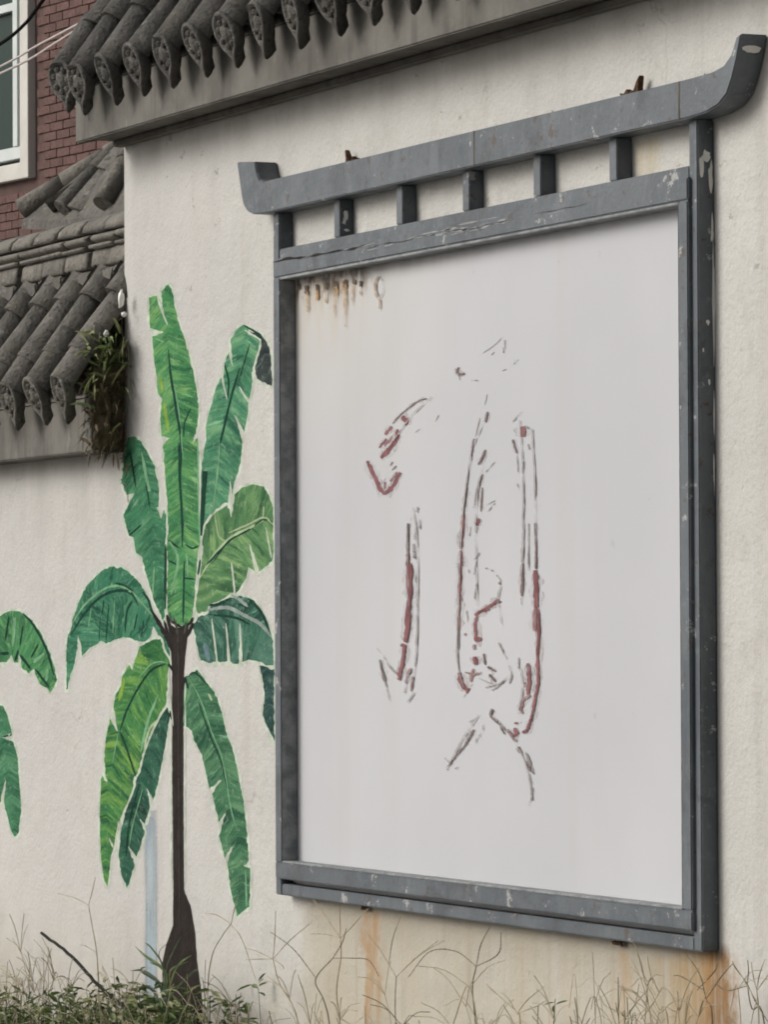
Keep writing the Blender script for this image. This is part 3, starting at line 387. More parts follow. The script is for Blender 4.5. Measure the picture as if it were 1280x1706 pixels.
def mat_plaster():
    n = NT('weathered plaster', .92, .2); c = n.coord(); X, Y, Z = n.xyz(c)
    base = n.mix(n.ramp(n.noise(c, 1.1, 5, .6), .3, .7), (.475, .464, .435), (.525, .513, .48))
    base = n.mix(n.mul(n.ramp(n.noise(c, 5.5, 6, .7), .5, .68), .6), base, (.415, .40, .37))
    base = n.mix(n.mul(n.ramp(n.noise(n.scale(c, (.6, 1, 1), (4, 4, 4)), 2.2, 6, .7), .54, .64), .35), base, (.57, .56, .525))
    base = n.mix(n.mul(n.ramp(n.noise(c, 85, 4, .7), .50, .68), .38), base, (.36, .35, .325))
    base = n.mix(n.mul(n.ramp(n.noise(n.scale(c, (.5, 1, 1), (2, 9, 1)), 120, 3, .7), .55, .7), .35), base, (.60, .59, .56))
    base = n.mix(n.mul(n.ramp(n.noise(n.scale(c, (.45, 1, 1), (6, 1, 2)), 13, 6, .75), .54, .66), .30), base, (.38, .365, .335))
    # rain streaks
    sv = n.scale(c, (7, 7, .35)); st = n.ramp(n.noise(sv, 1.0, 4, .6), .52, .72)
    base = n.mix(n.mul(st, .42), base, (.40, .378, .345))
    bnd = n.ramp(n.noise(n.scale(c, (3.1, 3.1, .12), (7, 2, 3)), 1.0, 3, .5), .54, .66)
    base = n.mix(n.mul(bnd, n.ramp(X, -.9, -1.6), .5), base, (.37, .355, .34))
    # soft pinkish-grey cast on the painted part at the left
    base = n.mix(n.mul(n.ramp(X, .2, -.9), .4), base, (.475, .455, .44))
    # grime under the board
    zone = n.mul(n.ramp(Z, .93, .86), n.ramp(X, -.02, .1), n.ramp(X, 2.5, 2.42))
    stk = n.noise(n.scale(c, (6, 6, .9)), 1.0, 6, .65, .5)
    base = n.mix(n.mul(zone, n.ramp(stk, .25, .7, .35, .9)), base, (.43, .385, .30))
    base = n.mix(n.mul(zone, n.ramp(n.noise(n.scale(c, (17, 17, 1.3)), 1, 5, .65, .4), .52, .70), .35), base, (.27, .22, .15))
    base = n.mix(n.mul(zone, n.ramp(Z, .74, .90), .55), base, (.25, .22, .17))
    # rust runs
    def rust(x0, w, z1, z0, amt, cc):
        d = n.math('ABSOLUTE', n.math('SUBTRACT', n.math('ADD', X, n.mul(n.math('SUBTRACT', n.noise(c, 9, 5, .65), .5), .22)), x0))
        return n.mul(n.ramp(d, w, w*.2), n.ramp(Z, z1, z1-.02), n.ramp(Z, z0, z0+.25), n.ramp(n.noise(n.scale(c, (19, 19, 2.2)), 1, 6, .7), .34, .60), amt), cc
    for a in ((2.36, .20, .90, .2, .75, (.33, .20, .08)), (2.44, .06, .92, .3, .7, (.12, .075, .04)), (.49, .08, .89, .35, .75, (.36, .2, .08)), (1.96, .05, .88, .5, .45, (.36, .22, .1)), (2.22, .20, .88, .3, .40, (.33, .24, .12)), (2.42, .11, .91, .3, .65, (.30, .15, .045)), (2.10, .10, 2.70, 2.45, .5, (.46, .36, .17))):
        f, cc = rust(*a); base = n.mix(f, base, cc)
    # general foot grime
    base = n.mix(n.mul(n.ramp(Z, .85, .35), n.ramp(n.noise(c, 3.5, 5), .25, .7), .65), base, (.40, .36, .26))
    # eave shade put into the plaster colour below the copings, broken up by noise
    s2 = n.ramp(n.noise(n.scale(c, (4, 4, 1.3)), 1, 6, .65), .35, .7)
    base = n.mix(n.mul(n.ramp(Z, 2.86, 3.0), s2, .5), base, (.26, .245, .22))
    s3 = n.mul(n.ramp(X, -1.30, -1.40), n.ramp(Z, 1.75, 2.12), n.ramp(n.noise(n.scale(c, (6, 6, 1)), 1, 5), .3, .7))
    base = n.mix(n.mul(s3, .45), base, (.30, .285, .26))
    # pits, chips, hairlines
    pit = n.mul(n.ramp(n.noise(n.scale(c, (.45, 1, 1)), 24, 5, .68), .61, .66), n.ramp(n.noise(c, 2.3, 3), .44, .58), n.ramp(Z, 1.9, 2.6, .12, 1.0))
    base = n.mix(n.mul(pit, .6), base, (.20, .19, .17))
    hv = n.scale(c, (2.2, 2.2, 1.6)); ln = n.ramp(n.voro(n.vec(n.math('ADD', n.xyz(hv)[0], n.noise(c, 4, 4)), n.xyz(hv)[1], n.math('ADD', n.xyz(hv)[2], n.noise(n.scale(c, (1, 1, 1), (3, 1, 7)), 4, 4))), 1.7, 'DISTANCE_TO_EDGE'), .012, .003)
    base = n.mix(n.mul(ln, n.ramp(n.noise(c, 1.9, 2), .57, .66), .4), base, (.26, .24, .22))
    plaster_bump(n, c)
    return n.color(base)

def mat_paint(name, dark, med, light, veins=True):
    """brush-painted leaf on plaster; UV = (along midrib, across)"""
    n = NT(name, .85, .06); c = n.coord()
    uv = n.coord('UV'); u, v, _ = n.xyz(uv)
    av = n.math('ABSOLUTE', v)
    w = n.math('SUBTRACT', u, n.mul(av, .55))
    a = n.noise(n.vec(n.mul(w, 34), n.mul(v, 7)), 1, 4, .6, .6)
    b = n.noise(n.vec(n.mul(u, 7), n.mul(v, 5)), 1, 4, .6)
    fine = n.noise(n.vec(n.mul(w, 95), n.mul(v, 18), 3.0), 1, 3, .6)
    colr = n.mix(n.ramp(b, .40, .56), tuple(.55*x+.45*y_ for x, y_ in zip(dark, med)), med)
    colr = n.mix(n.mul(n.ramp(a, .50, .60), .7), colr, tuple(.5*x+.5*y_ for x, y_ in zip(light, med)))
    colr = n.mix(n.mul(n.ramp(a, .45, .36), .85), colr, dark)
    colr = n.mix(n.mul(n.ramp(n.noise(n.vec(n.mul(w, 20), n.mul(v, 6), 7.0), 1, 5, .65), .53, .64), .8), colr, light)
    colr = n.mix(n.mul(n.ramp(fine, .54, .68), .45), colr, light)
    colr = n.mix(n.mul(n.ramp(fine, .44, .34), .5), colr, dark)
    colr = n.mix(n.mul(n.ramp(n.noise(n.vec(n.mul(w, 46), n.mul(v, 9), 11.0), 1, 5, .7), .58, .68), .5), colr, tuple(min(.6, x*1.3+q_) for x, q_ in zip(light, (.08, .10, .11))))
    colr = n.mix(n.mul(n.ramp(n.noise(c, 42, 5, .7), .56, .68), .32), colr, (.45, .46, .42))
    plaster_bump(n, c)
    return n.color(colr)
def mat_stroke(name, cc, wear=.35, under=(.55, .53, .5)):
    n = NT(name, .85, .06); c = n.coord()
    k = n.noise(n.scale(c, (1, 1, .6)), 42, 4, .6)
    v = n.mix(n.ramp(n.noise(c, 20, 3), .3, .7), tuple(x*.78 for x in cc), tuple(min(1, x*1.2) for x in cc))
    plaster_bump(n, c)
    return n.color(n.mix(n.mul(n.ramp(k, .60, .78), wear), v, under))
def mat_metal():
    n = NT('blue grey painted steel', .5, .45); c = n.coord()
    base = n.mix(n.ramp(n.noise(c, 3.2, 5), .3, .7), (.066, .078, .090), (.102, .116, .129))
    base = n.mix(n.mul(n.ramp(n.noise(n.scale(c, (9, 9, 2.2)), 1.2, 5, .65), .5, .66), .5), base, (.135, .150, .162))
    base = n.mix(n.mul(n.ramp(n.noise(c, 38, 5, .7), .56, .70), .45), base, (.165, .177, .186))
    base = n.mix(n.mul(n.ramp(n.noise(n.scale(c, (1, 1, 1), (5, 2, 9)), 6, 6, .7), .55, .64), .6), base, (.052, .058, .063))
    base = n.mix(n.mul(n.ramp(n.noise(n.scale(c, (1, 1, 1), (1, 7, 3)), 22, 5, .7), .60, .66), .8), base, (.075, .045, .026))
    base = n.mix(n.mul(n.ramp(n.noise(n.scale(c, (1, 1, 1), (8, 3, 5)), 15, 6, .75), .615, .635), .85), base, (.36, .36, .345))
    n.L(n.ramp(n.noise(c, 9, 4), .3, .7, .42, .68), n.b.inputs['Roughness'])
    n.bump(n.math('ADD', n.noise(c, 55, 5, .7), n.mul(n.noise(c, 4, 3), 3.0)), .45, .004)
    return n.color(base)
def mat_panel():
    n = NT('whitewashed panel', .6, .3); c = n.coord(); X, Y, Z = n.xyz(c)
    base = n.mix(n.ramp(n.noise(c, .8, 4), .3, .7), (.435, .438, .455), (.487, .489, .503))
    base = n.mix(n.mul(n.ramp(n.noise(n.scale(c, (5, 5, .25)), 1, 4), .5, .7), .25), base, (.41, .402, .395))
    # stains from the rusting top left corner
    zn = n.mul(n.ramp(X, .62, .34), n.ramp(Z, 2.28, 2.50))
    base = n.mix(n.mul(n.ramp(X, 1.3, .0), n.ramp(Z, 1.9, 2.5), .5), base, (.50, .47, .41))
    dr = n.noise(n.scale(c, (15, 15, 4)), 1, 4, .6)
    base = n.mix(n.mul(zn, n.ramp(dr, .40, .62), .55), base, (.42, .35, .24))
    r1 = n.mul(n.ramp(n.math('ABSOLUTE', n.math('SUBTRACT', X, .28)), .16, .02), n.ramp(Z, 2.42, 2.50), n.ramp(n.noise(n.scale(c, (38, 38, 4)), 1, 4), .44, .6))
    base = n.mix(n.mul(r1, .55), base, (.30, .17, .07))
    r2_ = n.mul(n.ramp(X, .55, .45), n.ramp(Z, 2.445, 2.495), n.ramp(n.noise(n.scale(c, (26, 26, 15), (3, 0, 1)), 1, 4), .47, .57))
    base = n.mix(n.mul(r2_, .9), base, (.09, .065, .045))
    r3 = n.mul(n.ramp(X, 2.6, .3), n.ramp(Z, 2.47, 2.525), n.ramp(n.noise(n.scale(c, (9, 9, 3)), 1, 5), .3, .6))
    base = n.mix(n.mul(r3, .55), base, (.22, .21, .2))
    base = n.mix(n.mul(n.ramp(n.noise(c, 21, 3, .5), .73, .76), .5), base, (.36, .35, .34))
    n.bump(n.noise(c, 30, 4), .08, .004)
    return n.color(base)
def mat_tile(name, a, b, moss=.3):
    n = NT(name, .88, .25); c = n.coord(); oi = n.N('ShaderNodeObjectInfo')
    off = n.N('ShaderNodeVectorMath'); off.operation = 'ADD'; n.L(c, off.inputs[0])
    rv = n.mul(oi.outputs['Random'], 37.0); n.L(n.vec(rv, n.mul(rv, 1.7), rv), off.inputs[1]); p = off.outputs[0]
    base = n.mix(n.ramp(n.noise(p, 9, 5, .6), .3, .7), a, b)
    base = n.mix(n.mul(n.ramp(oi.outputs['Random'], 0, 1), .45), base, tuple(x*.62 for x in a))
    base = n.mix(n.mul(n.ramp(n.noise(p, 28, 5, .7), .55, .7), .55), base, tuple(min(1, x*1.65) for x in b))
    base = n.mix(n.mul(n.ramp(n.noise(p, 16, 5, .7), .56, .68), moss), base, (.16, .145, .085))
    base = n.mix(n.mul(n.ramp(n.noise(p, 45, 4, .65), .54, .66), .7), base, tuple(x*.4 for x in a))
    base = n.mix(n.mul(n.ramp(n.noise(p, 5, 4, .6), .52, .68), .45), base, tuple(x*.55 for x in a))
    n.bump(n.math('ADD', n.noise(p, 22, 6, .7), n.mul(n.noise(p, 90, 3, .6), .5)), .95, .011)
    return n.color(base)
def mat_noise(name, a, b, sc=8, rough=.85, bs=.3, bd=.004, spec=.25):
    n = NT(name, rough, spec); c = n.coord()
    n.bump(n.noise(c, sc*4, 5, .6), bs, bd)
    return n.color(n.mix(n.ramp(n.noise(c, sc, 5, .6), .3, .7), a, b))
def mat_leafy(name, a, b, sc=30):
    n = NT(name, .6, .3); c = n.coord()
    cc = n.mix(n.ramp(n.noise(c, sc, 3), .35, .65), a, b)
    n.put(n.b.inputs['Base Color'], cc)
    tr = n.N('ShaderNodeBsdfTranslucent'); n.put(tr.inputs[0], cc); mx = n.N('ShaderNodeMixShader'); mx.inputs[0].default_value = .25
    n.L(n.b.outputs[0], mx.inputs[1]); n.L(tr.outputs[0], mx.inputs[2]); n.L(mx.outputs[0], n.out.inputs[0]); return n.m

M = {}
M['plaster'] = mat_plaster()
M['metal'] = mat_metal()
M['panel'] = mat_panel()
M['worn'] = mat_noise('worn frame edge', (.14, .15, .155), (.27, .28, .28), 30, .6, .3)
M['worn2'] = mat_noise('bare scratched metal', (.20, .21, .21), (.33, .33, .325), 40, .6, .3)
M['tile'] = mat_tile('grey clay tile', (.115, .108, .095), (.18, .169, .15), .4)
M['tile_dark'] = mat_tile('sooty clay tile', (.082, .078, .071), (.14, .133, .12), .3)
M['tile_pale'] = mat_tile('pale ridge tile', (.15, .14, .12), (.215, .20, .175), .2)
nf = NT('grey cement render', .92, .2); cf = nf.coord()
bf = nf.mix(nf.ramp(nf.noise(cf, 4, 6, .65), .3, .7), (.105, .10, .088), (.17, .16, .142))
bf = nf.mix(nf.mul(nf.ramp(nf.noise(nf.scale(cf, (12, 12, 1.2)), 1, 5, .65), .5, .66), .5), bf, (.075, .07, .062))
bf = nf.mix(nf.mul(nf.ramp(nf.noise(nf.scale(cf, (26, 26, 5)), 1, 4, .6), .66, .72), .6), bf, (.27, .255, .23))
nf.bump(nf.noise(cf, 24, 6, .7), .6, .006); M['fascia'] = nf.color(bf)
M['mortar'] = mat_noise('lime mortar', (.16, .15, .135), (.235, .22, .195), 14, .95, .6, .006)
M['brick'] = mat_tile('red facing brick', (.128, .070, .061), (.155, .088, .077), .0)
M['joint'] = mat_noise('brick joint', (.085, .052, .046), (.11, .07, .062), 6, .95, .3)
M['surround'] = mat_noise('cream stone surround', (.50, .48, .44), (.58, .555, .51), 4, .7, .1)
M['upvc'] = mat_noise('white window frame', (.50, .54, .52), (.58, .61, .59), 4, .35, .03)
M['curtain'] = mat_noise('grey curtain', (.13, .15, .135), (.2, .22, .2), 9, .9, .2)
M['rubber'] = mat_noise('black cable', (.003, .003, .003), (.006, .006, .006), 8, .9, .1, .004, .05)
M['cable'] = mat_noise('pale cable', (.42, .37, .35), (.52, .46, .44), 8, .5, .1)
M['rust'] = mat_noise('rusted iron', (.022, .013, .009), (.11, .055, .026), 60, .95, .8, .003)
M['white'] = mat_noise('bare white primer', (.62, .61, .58), (.74, .73, .70), 20, .9, .2)
M['flake'] = mat_noise('bare plaster flake', (.85, .84, .80), (.92, .91, .88), 20, .9, .2)
M['soil'] = mat_noise('dry soil', (.07, .055, .038), (.14, .115, .08), 6, .95, .8, .02)
M['ground'] = mat_noise('grey concrete ground', (.20, .195, .185), (.27, .262, .25), 2, .9, .3)
M['glass'] = None
g = NT('dark green window glass', .25, .08); g.color((.016, .034, .028)); M['glass'] = g.m
M['stalk'] = mat_noise('dry grass stalk', (.27, .23, .15), (.42, .37, .26), 40, .9, .1)
M['stalk_dark'] = mat_noise('dead dark stalk', (.10, .082, .055), (.19, .155, .105), 40, .9, .1)
M['twig'] = mat_noise('dark bark', (.010, .009, .008), (.022, .019, .016), 40, .9, .3)
M['blade'] = mat_leafy('olive weed leaf', (.06, .10, .028), (.15, .20, .07), 25)
M['blade_pale'] = mat_leafy('pale weed leaf', (.19, .22, .09), (.31, .33, .16), 25)
M['blade_dark'] = mat_leafy('dark weed leaf', (.02, .042, .015), (.05, .085, .032), 25)
M['deadmass'] = mat_leafy('dead brown leaf', (.07, .053, .03), (.17, .135, .08), 25)
for k, cc, wr in (('dk', (.008, .04, .026), .2), ('lt', (.15, .31, .17), .3), ('yl', (.17, .29, .05), .3), ('hl', (.455, .50, .415), .6), ('cr', (.32, .40, .24), .2),
                  ('gy', (.24, .29, .26), .3), ('bl', (.13, .20, .22), .3), ('tk', (.018, .0155, .015), .06), ('tl', (.042, .036, .035), .05), ('tg', (.05, .06, .045), .1)):
    M['s_'+k] = mat_stroke('mural paint '+k, cc, wr)
M['trunk'] = mat_stroke('mural trunk paint', (.026, .0205, .018), .06)

# ------------------------------------------------------------------ ground
gm = bpy.data.meshes.new('ground'); S = 600
gm.from_pydata([(-S, -S, 0), (S, -S, 0), (S, S, 0), (-S, S, 0)], [], [(0, 1, 2, 3)])
tag(link('ground', gm, M['ground']), kind='structure')
bm = bmesh.new(); nx, ny = 90, 10; grid = []
for j in range(ny+1):
    row = []
    for i in range(nx+1):
        x = -6+12*i/nx; y = -1.25+1.25*j/ny - .002
        z = .30*min(1, (j/ny)*2.2) + .035*noise.noise(Vector((x*3, y*3, 1)))*(0 if j == 0 else 1) + .004
        row.append(bm.verts.new((x, y, z)))
    grid.append(row)
for j in range(ny):
    for i in range(nx): bm.faces.new((grid[j][i], grid[j][i+1], grid[j+1][i+1], grid[j+1][i]))
tag(link('planting_bed', mesh_of(bm, 'planting_bed', True), M['soil']), kind='structure')

# ------------------------------------------------------------------ the plaster wall (tall part and its lower run at the left)
XE, XR, XL = -1.346, 6.0, -6.0
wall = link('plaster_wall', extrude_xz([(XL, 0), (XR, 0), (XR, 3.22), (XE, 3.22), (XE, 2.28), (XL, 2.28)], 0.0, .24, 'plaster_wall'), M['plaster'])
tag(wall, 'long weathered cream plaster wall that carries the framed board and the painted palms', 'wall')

# ------------------------------------------------------------------ roof tiles
SL = R(56)
def barrel_mesh(L, r0, r1, name, closed=False, n=12, seat=.018):
    """arched tile; local y runs up the slope, z away from it"""
    bm = bmesh.new(); th = .013
    def ring(y, r):
        a = [(r*math.cos(math.pi*k/n), r*math.sin(math.pi*k/n)+seat) for k in range(n+1)]
        if closed: a = [(r*math.cos(2*math.pi*k/(n+6)), r*math.sin(2*math.pi*k/(n+6))+seat) for k in range(n+6)]
        return [bm.verts.new((x, y, z)) for x, z in a]
    if closed:
        A, B_ = ring(0, r0), ring(L, r1); k_ = len(A)
        for k in range(k_): bm.faces.new((A[k], A[(k+1) % k_], B_[(k+1) % k_], B_[k])).smooth = True
        bm.faces.new(A); bm.faces.new(B_[::-1])
    else:
        A, B_, Ai, Bi = ring(0, r0), ring(L, r1), ring(0, r0-th), ring(L, r1-th)
        for k in range(n):
            bm.faces.new((A[k], A[k+1], B_[k+1], B_[k])).smooth = True
            bm.faces.new((Ai[k+1], Ai[k], Bi[k], Bi[k+1])).smooth = True
            bm.faces.new((A[k+1], A[k], Ai[k], Ai[k+1])); bm.faces.new((B_[k], B_[k+1], Bi[k+1], Bi[k]))
        for q in (0, n): bm.faces.new((A[q], B_[q], Bi[q], Ai[q]))
    bmesh.ops.recalc_face_normals(bm, faces=bm.faces)
    return mesh_of(bm, name)
def pan_mesh(L, w, name):
    bm = bmesh.new(); n = 6; rows = []
    for (y, dz) in ((0, .012), (L, 0.0)):
        top = [bm.verts.new((w*(2*k/n-1), y, .034*((2*k/n-1)**2)-.02+dz)) for k in range(n+1)]
        bot = [bm.verts.new((w*(2*k/n-1), y, .034*((2*k/n-1)**2)-.034+dz)) for k in range(n+1)]
        rows.append((top, bot))
    (t0, b0), (t1, b1) = rows
    for k in range(n):
        bm.faces.new((t0[k], t0[k+1], t1[k+1], t1[k])).smooth = True
        bm.faces.new((b0[k+1], b0[k], b1[k], b1[k+1])); bm.faces.new((t0[k+1], t0[k], b0[k], b0[k+1])); bm.faces.new((t1[k], t1[k+1], b1[k+1], b1[k]))
    for q in (0, n): bm.faces.new((t0[q], t1[q], b1[q], b0[q]))
    bmesh.ops.recalc_face_normals(bm, faces=bm.faces)
    return mesh_of(bm, name)
def cap_mesh(name, r=.060, drop=.100, th=.036):
    """moulded end cap: a disc drawn out to a point at the bottom, with a rim and a flower boss"""
    def outline(s):
        pts = []
        for k in range(20):
            a = math.pi/2 + 2*math.pi*k/20
            x, z = math.cos(a)*r*s, math.sin(a)*r*s
            if z < 0: z = z*(1+.15*abs(z)/r); x = x*(1-.22*(abs(z)/r)**2)
            pts.append((x, z))
        lo = min(range(20), key=lambda i: pts[i][1]); pts[lo] = (0, -drop*s)
        for d in (-1, 1):
            i = (lo+d) % 20; pts[i] = (pts[i][0]*.80, pts[i][1]*1.05)
        return pts
    bm = bmesh.new(); rings = []
    for s, y in ((.80, th), (.93, th*.55), (1.0, .006), (.95, 0), (.80, 0), (.74, .007), (.42, .006), (.32, .0), (.16, -.004)):
        rings.append([bm.verts.new((x, y, z)) for x, z in outline(s)])
    for a, b in zip(rings, rings[1:]):
        for k in range(20): bm.faces.new((a[k], a[(k+1) % 20], b[(k+1) % 20], b[k])).smooth = True
    bm.faces.new(rings[0][::-1]); bm.faces.new(rings[-1])
    for k in range(7):                                   # petals round the boss
        a = 2*math.pi*k/7; c = Vector((math.cos(a)*r*.56, .004, math.sin(a)*r*.56-.004))
        res = bmesh.ops.create_icosphere(bm, subdivisions=1, radius=.0105)
        for v in res['verts']: v.co = c + Vector((v.co.x, v.co.y*.9, v.co.z))
    bmesh.ops.recalc_face_normals(bm, faces=bm.faces)
    return mesh_of(bm, name)
barrel = barrel_mesh(.215, .063, .049, 'tile'); eaveb = barrel_mesh(.20, .060, .050, 'eave_tile')
pan = pan_mesh(.24, .095, 'pan_tile'); capm = cap_mesh('end_cap')
for me in (barrel, eaveb, pan, capm): me.materials.append(M['tile'])
barrel_d, eaveb_d, capm_d, pan_d = (me.copy() for me in (barrel, eaveb, capm, pan))
for me in (barrel_d, eaveb_d, capm_d, pan_d): me.materials.clear(); me.materials.append(M['tile_dark'])
def tile_columns(root, xs, y0, z0, ncourse, dark=False, first=.185, last=None):
    """columns of arched tiles from the eave point (y0,z0) up the slope, pans between"""
    ex = Vector((0, math.cos(SL), math.sin(SL)))
    for ci, x in enumerate(xs):
        rr = lambda s=1.0: rnd.uniform(-s, s)
        e = link('eave_tile', eaveb_d if dark else eaveb, None, root)
        e.location = (x, y0, z0); e.rotation_euler = (SL+R(rr(2.5)), R(rr(4)), R(rr(3)))
        cpo = link('end_cap', capm_d if dark else capm, None, e)
        # the cap hangs upright at the lower end of the sloping tile
        cpo.location = (0, -.026, .034); cpo.rotation_euler = (-SL+R(20+rr(6)), R(rr(6)), R(rr(6)))
        if dark and ci == 0: e.location.z += .022; e.rotation_euler.z += R(14)     # the end column is set askew
        for k in range(ncourse):
            p = Vector((x+rr(.004), y0, z0)) + ex*(first+k*.205)
            t = link('tile', last if (last and k == ncourse-1) else barrel_d if (dark and k < 1) else barrel, None, root); t.location = p; t.rotation_euler = (SL+R(rr(1.6)), R(rr(4)), R(rr(2.2)))
    for a, b in zip(xs, xs[1:]):
        for k in range(ncourse+1):
            p = Vector(((a+b)/2, y0, z0)) + ex*(.02+k*.205)
            t = link('pan_tile', pan_d if dark else pan, None, root); t.location = p; t.rotation_euler = (SL+.03, 0, 0)

# upper coping roof
def coping(name, x0, x1, yf, zf0, zf1, label):
    root = empty(name, (0, 0, 0)); tag(root, label, 'roof'); return root
up = coping('coping_roof', 0, 0, 0, 0, 0, 'dark grey barrel tiled coping along the top of the tall wall above the framed board')
link('fascia', box(XE, XR, -.15, -.126, 3.008, 3.16, 'fascia', .004), M['fascia'], up)
link('soffit', box(XE+.001, XR, -.125, .39, 3.018, 3.158, 'soffit'), M['fascia'], up)
link('moulding', box(XE+.002, XR, -.040, -.002, 3.000, 3.0165, 'moulding', .004), M['fascia'], up)
SP = .2345
link('roof_bed', extrude_xz([(0, 0), (1, 0), (1, 1), (0, 1)], 0, 1, 'roof_bed'), M['mortar'], up)
def bed_mesh(x0, x1, yb, zb, run, name):
    """solid triangular bed under the tiles"""
    rise = run*math.tan(SL); bm = bmesh.new(); pr = [(yb, zb), (yb+run, zb+rise), (yb+2*run, zb)]
    A = [bm.verts.new((x0, y, z)) for y, z in pr]; B_ = [bm.verts.new((x1, y, z)) for y, z in pr]
    bm.faces.new(A); bm.faces.new(B_[::-1])
    for k in range(3): bm.faces.new((A[k], B_[k], B_[(k+1) % 3], A[(k+1) % 3]))
    bmesh.ops.recalc_face_normals(bm, faces=bm.faces); return mesh_of(bm, name)
bpy.data.objects.remove(bpy.data.objects['roof_bed'])
link('roof_bed', bed_mesh(XE, XR, -.15, 3.163, .27, 'roof_bed'), M['mortar'], up)
ux = [XE+.082] + [XE+.237+SP*i for i in range(30)]
tile_columns(up, ux, -.188, 3.160, 3, True)
link('ridge', box(XE, XR, .04, .2, 3.53, 3.66, 'ridge', .02), M['tile_dark'], up)

# lower coping roof at the left
lo = coping('coping_roof', 0, 0, 0, 0, 0, 'lower barrel tiled coping with a stepped ridge left of the tall wall')
XB = XE-.006
link('fascia', box(XL, XB, -.10, .34, 2.115, 2.272, 'fascia', .004), M['fascia'], lo)
link('roof_bed', bed_mesh(XL, XB, -.10, 2.275, .245, 'roof_bed'), M['mortar'], lo)
lx = [XB-.03-SP*i for i in range(9)][::-1]
stub = barrel_mesh(.072, .063, .058, 'tile'); stub.materials.append(M['tile'])
tile_columns(lo, lx, -.150, 2.292, 2, False, .105, stub)
def ridge_piece(L, prof, name):
    bm = bmesh.new(); n = len(prof); rings = []
    for x, s in ((0, .90), (.006, .98), (.016, 1.0), (L-.016, 1.0), (L-.006, .98), (L, .90)):
        cy = sum(p[0] for p in prof)/n; cz = sum(p[1] for p in prof)/n
        rings.append([bm.verts.new((x, cy+(y-cy)*s, cz+(z-cz)*s)) for y, z in prof])
    for a, b in zip(rings, rings[1:]):
        for k in range(n): bm.faces.new((a[k], b[k], b[(k+1) % n], a[(k+1) % n])).smooth = True
    bm.faces.new(rings[0]); bm.faces.new(rings[-1][::-1]); bmesh.ops.recalc_face_normals(bm, faces=bm.faces); return mesh_of(bm, name)
def arc(cy, cz, ry, rz, a0=0, a1=180, n=8): return [(cy-ry*math.cos(R(a0+(a1-a0)*k/n)), cz+rz*math.sin(R(a0+(a1-a0)*k/n))) for k in range(n+1)]
RY = .098
rowA = ridge_piece(.203, arc(RY+.085, 2.804, .088, .056) , 'ridge_tile')
rowB = ridge_piece(.203, arc(RY+.085, 2.782, .098, .021, -90, 90, 8)+[(RY+.18, 2.803), (RY+.18, 2.761)], 'ridge_tile')
rowF = ridge_piece(.203, [(RY-.012, 2.750), (RY-.012, 2.759), (RY+.18, 2.759), (RY+.18, 2.750)], 'ridge_flange')
rowC = ridge_piece(.203, [(RY+.004, 2.692), (RY-.004, 2.70), (RY+.002, 2.74), (RY+.01, 2.748), (RY+.18, 2.748), (RY+.18, 2.692)], 'ridge_tile')
for me in (rowA, rowB, rowF, rowC): me.materials.append(M['tile_pale'])
for (me, nm, off, stp) in ((rowA, 'ridge_tile', -.04, .2185), (rowB, 'ridge_tile', .06, .2185), (rowF, 'ridge_tile', .06, .2185), (rowC, 'ridge_tile', .035, .2185)):
    for i in range(9):
        x = XB - .19 + off - stp*i
        if x + .21 > XB: continue
        o = link(nm, me, None, lo); o.location = (x+rnd.uniform(-.002, .002), rnd.uniform(-.003, .003), rnd.uniform(-.0015, .0015)); o.rotation_euler = (0, R(rnd.uniform(-.5, .5)), R(rnd.uniform(-.5, .5)))
for i in range(9):                                          # half-round fillers between tile heads under the ridge
    x = XB-.01-SP*i
    o = link('filler_piece', box(x-.115, x+.113, RY-.004, RY+.12, 2.630, 2.686, 'filler_piece', .005, .006), M['tile'], lo)
link('ridge_core', box(XL, XB, RY+.03, RY+.17, 2.60, 2.80, 'ridge_core'), M['mortar'], lo)

# hipped roof corner behind the lower coping
rear = empty('hip_roof', (-2.6, .5, 0)); tag(rear, 'small hipped roof corner with round tiles behind the stepped ridge', 'roof')
rt = barrel_mesh(.185, .035, .031, 'tile', closed=True, seat=0.0); rt.materials.append(M['tile_pale'])
rt2 = rt.copy(); rt2.materials.clear(); rt2.materials.append(M['tile'])
off = Vector((-2.6, .5, 0))
for ci, (a, b) in enumerate(DATA['REAR']):
    a = Vector(a); b = Vector(b); d = (b-a); Ln = d.length; d.normalize()
    k = 0; s = 0.0
    while s < Ln + .25:
        o = link('tile', rt if ci != 1 else rt2, None, rear)
        o.location = a + d*s - off
        o.rotation_mode = 'QUATERNION'; o.rotation_quaternion = d.to_track_quat('Y', 'Z')
        s += .172; k += 1
bm = bmesh.new()
e = [Vector(p[0]) for p in DATA['REAR']]; t = [Vector(p[1]) for p in DATA['REAR']]
pts = []
for a, b in zip(e, t):
    d = (b-a).normalized(); pts.append((a - Vector((0, 0, .035)), b + d*.3 - Vector((0, 0, .035))))
ext = (pts[2][0]+Vector((.9, -.02, 0)), pts[2][1]+Vector((.6, 0, 0))); pts.append(ext)
vt = [(bm.verts.new(a-off), bm.verts.new(b-off), bm.verts.new(a-off-Vector((0, 0, .03))), bm.verts.new(b-off-Vector((0, 0, .03)))) for a, b in pts]
for p, q in zip(vt, vt[1:]):
    bm.faces.new((p[0], q[0], q[1], p[1])); bm.faces.new((p[2], q[2], q[0], p[0])); bm.faces.new((p[3], p[1], q[1], q[3])); bm.faces.new((p[2], p[3], q[3], q[2]))
bm.faces.new((vt[0][0], vt[0][1], vt[0][3], vt[0][2])); bm.faces.new((vt[-1][0], vt[-1][2], vt[-1][3], vt[-1][1]))
bmesh.ops.recalc_face_normals(bm, faces=bm.faces)
link('roof_bed', mesh_of(bm, 'roof_bed'), M['tile'], rear)
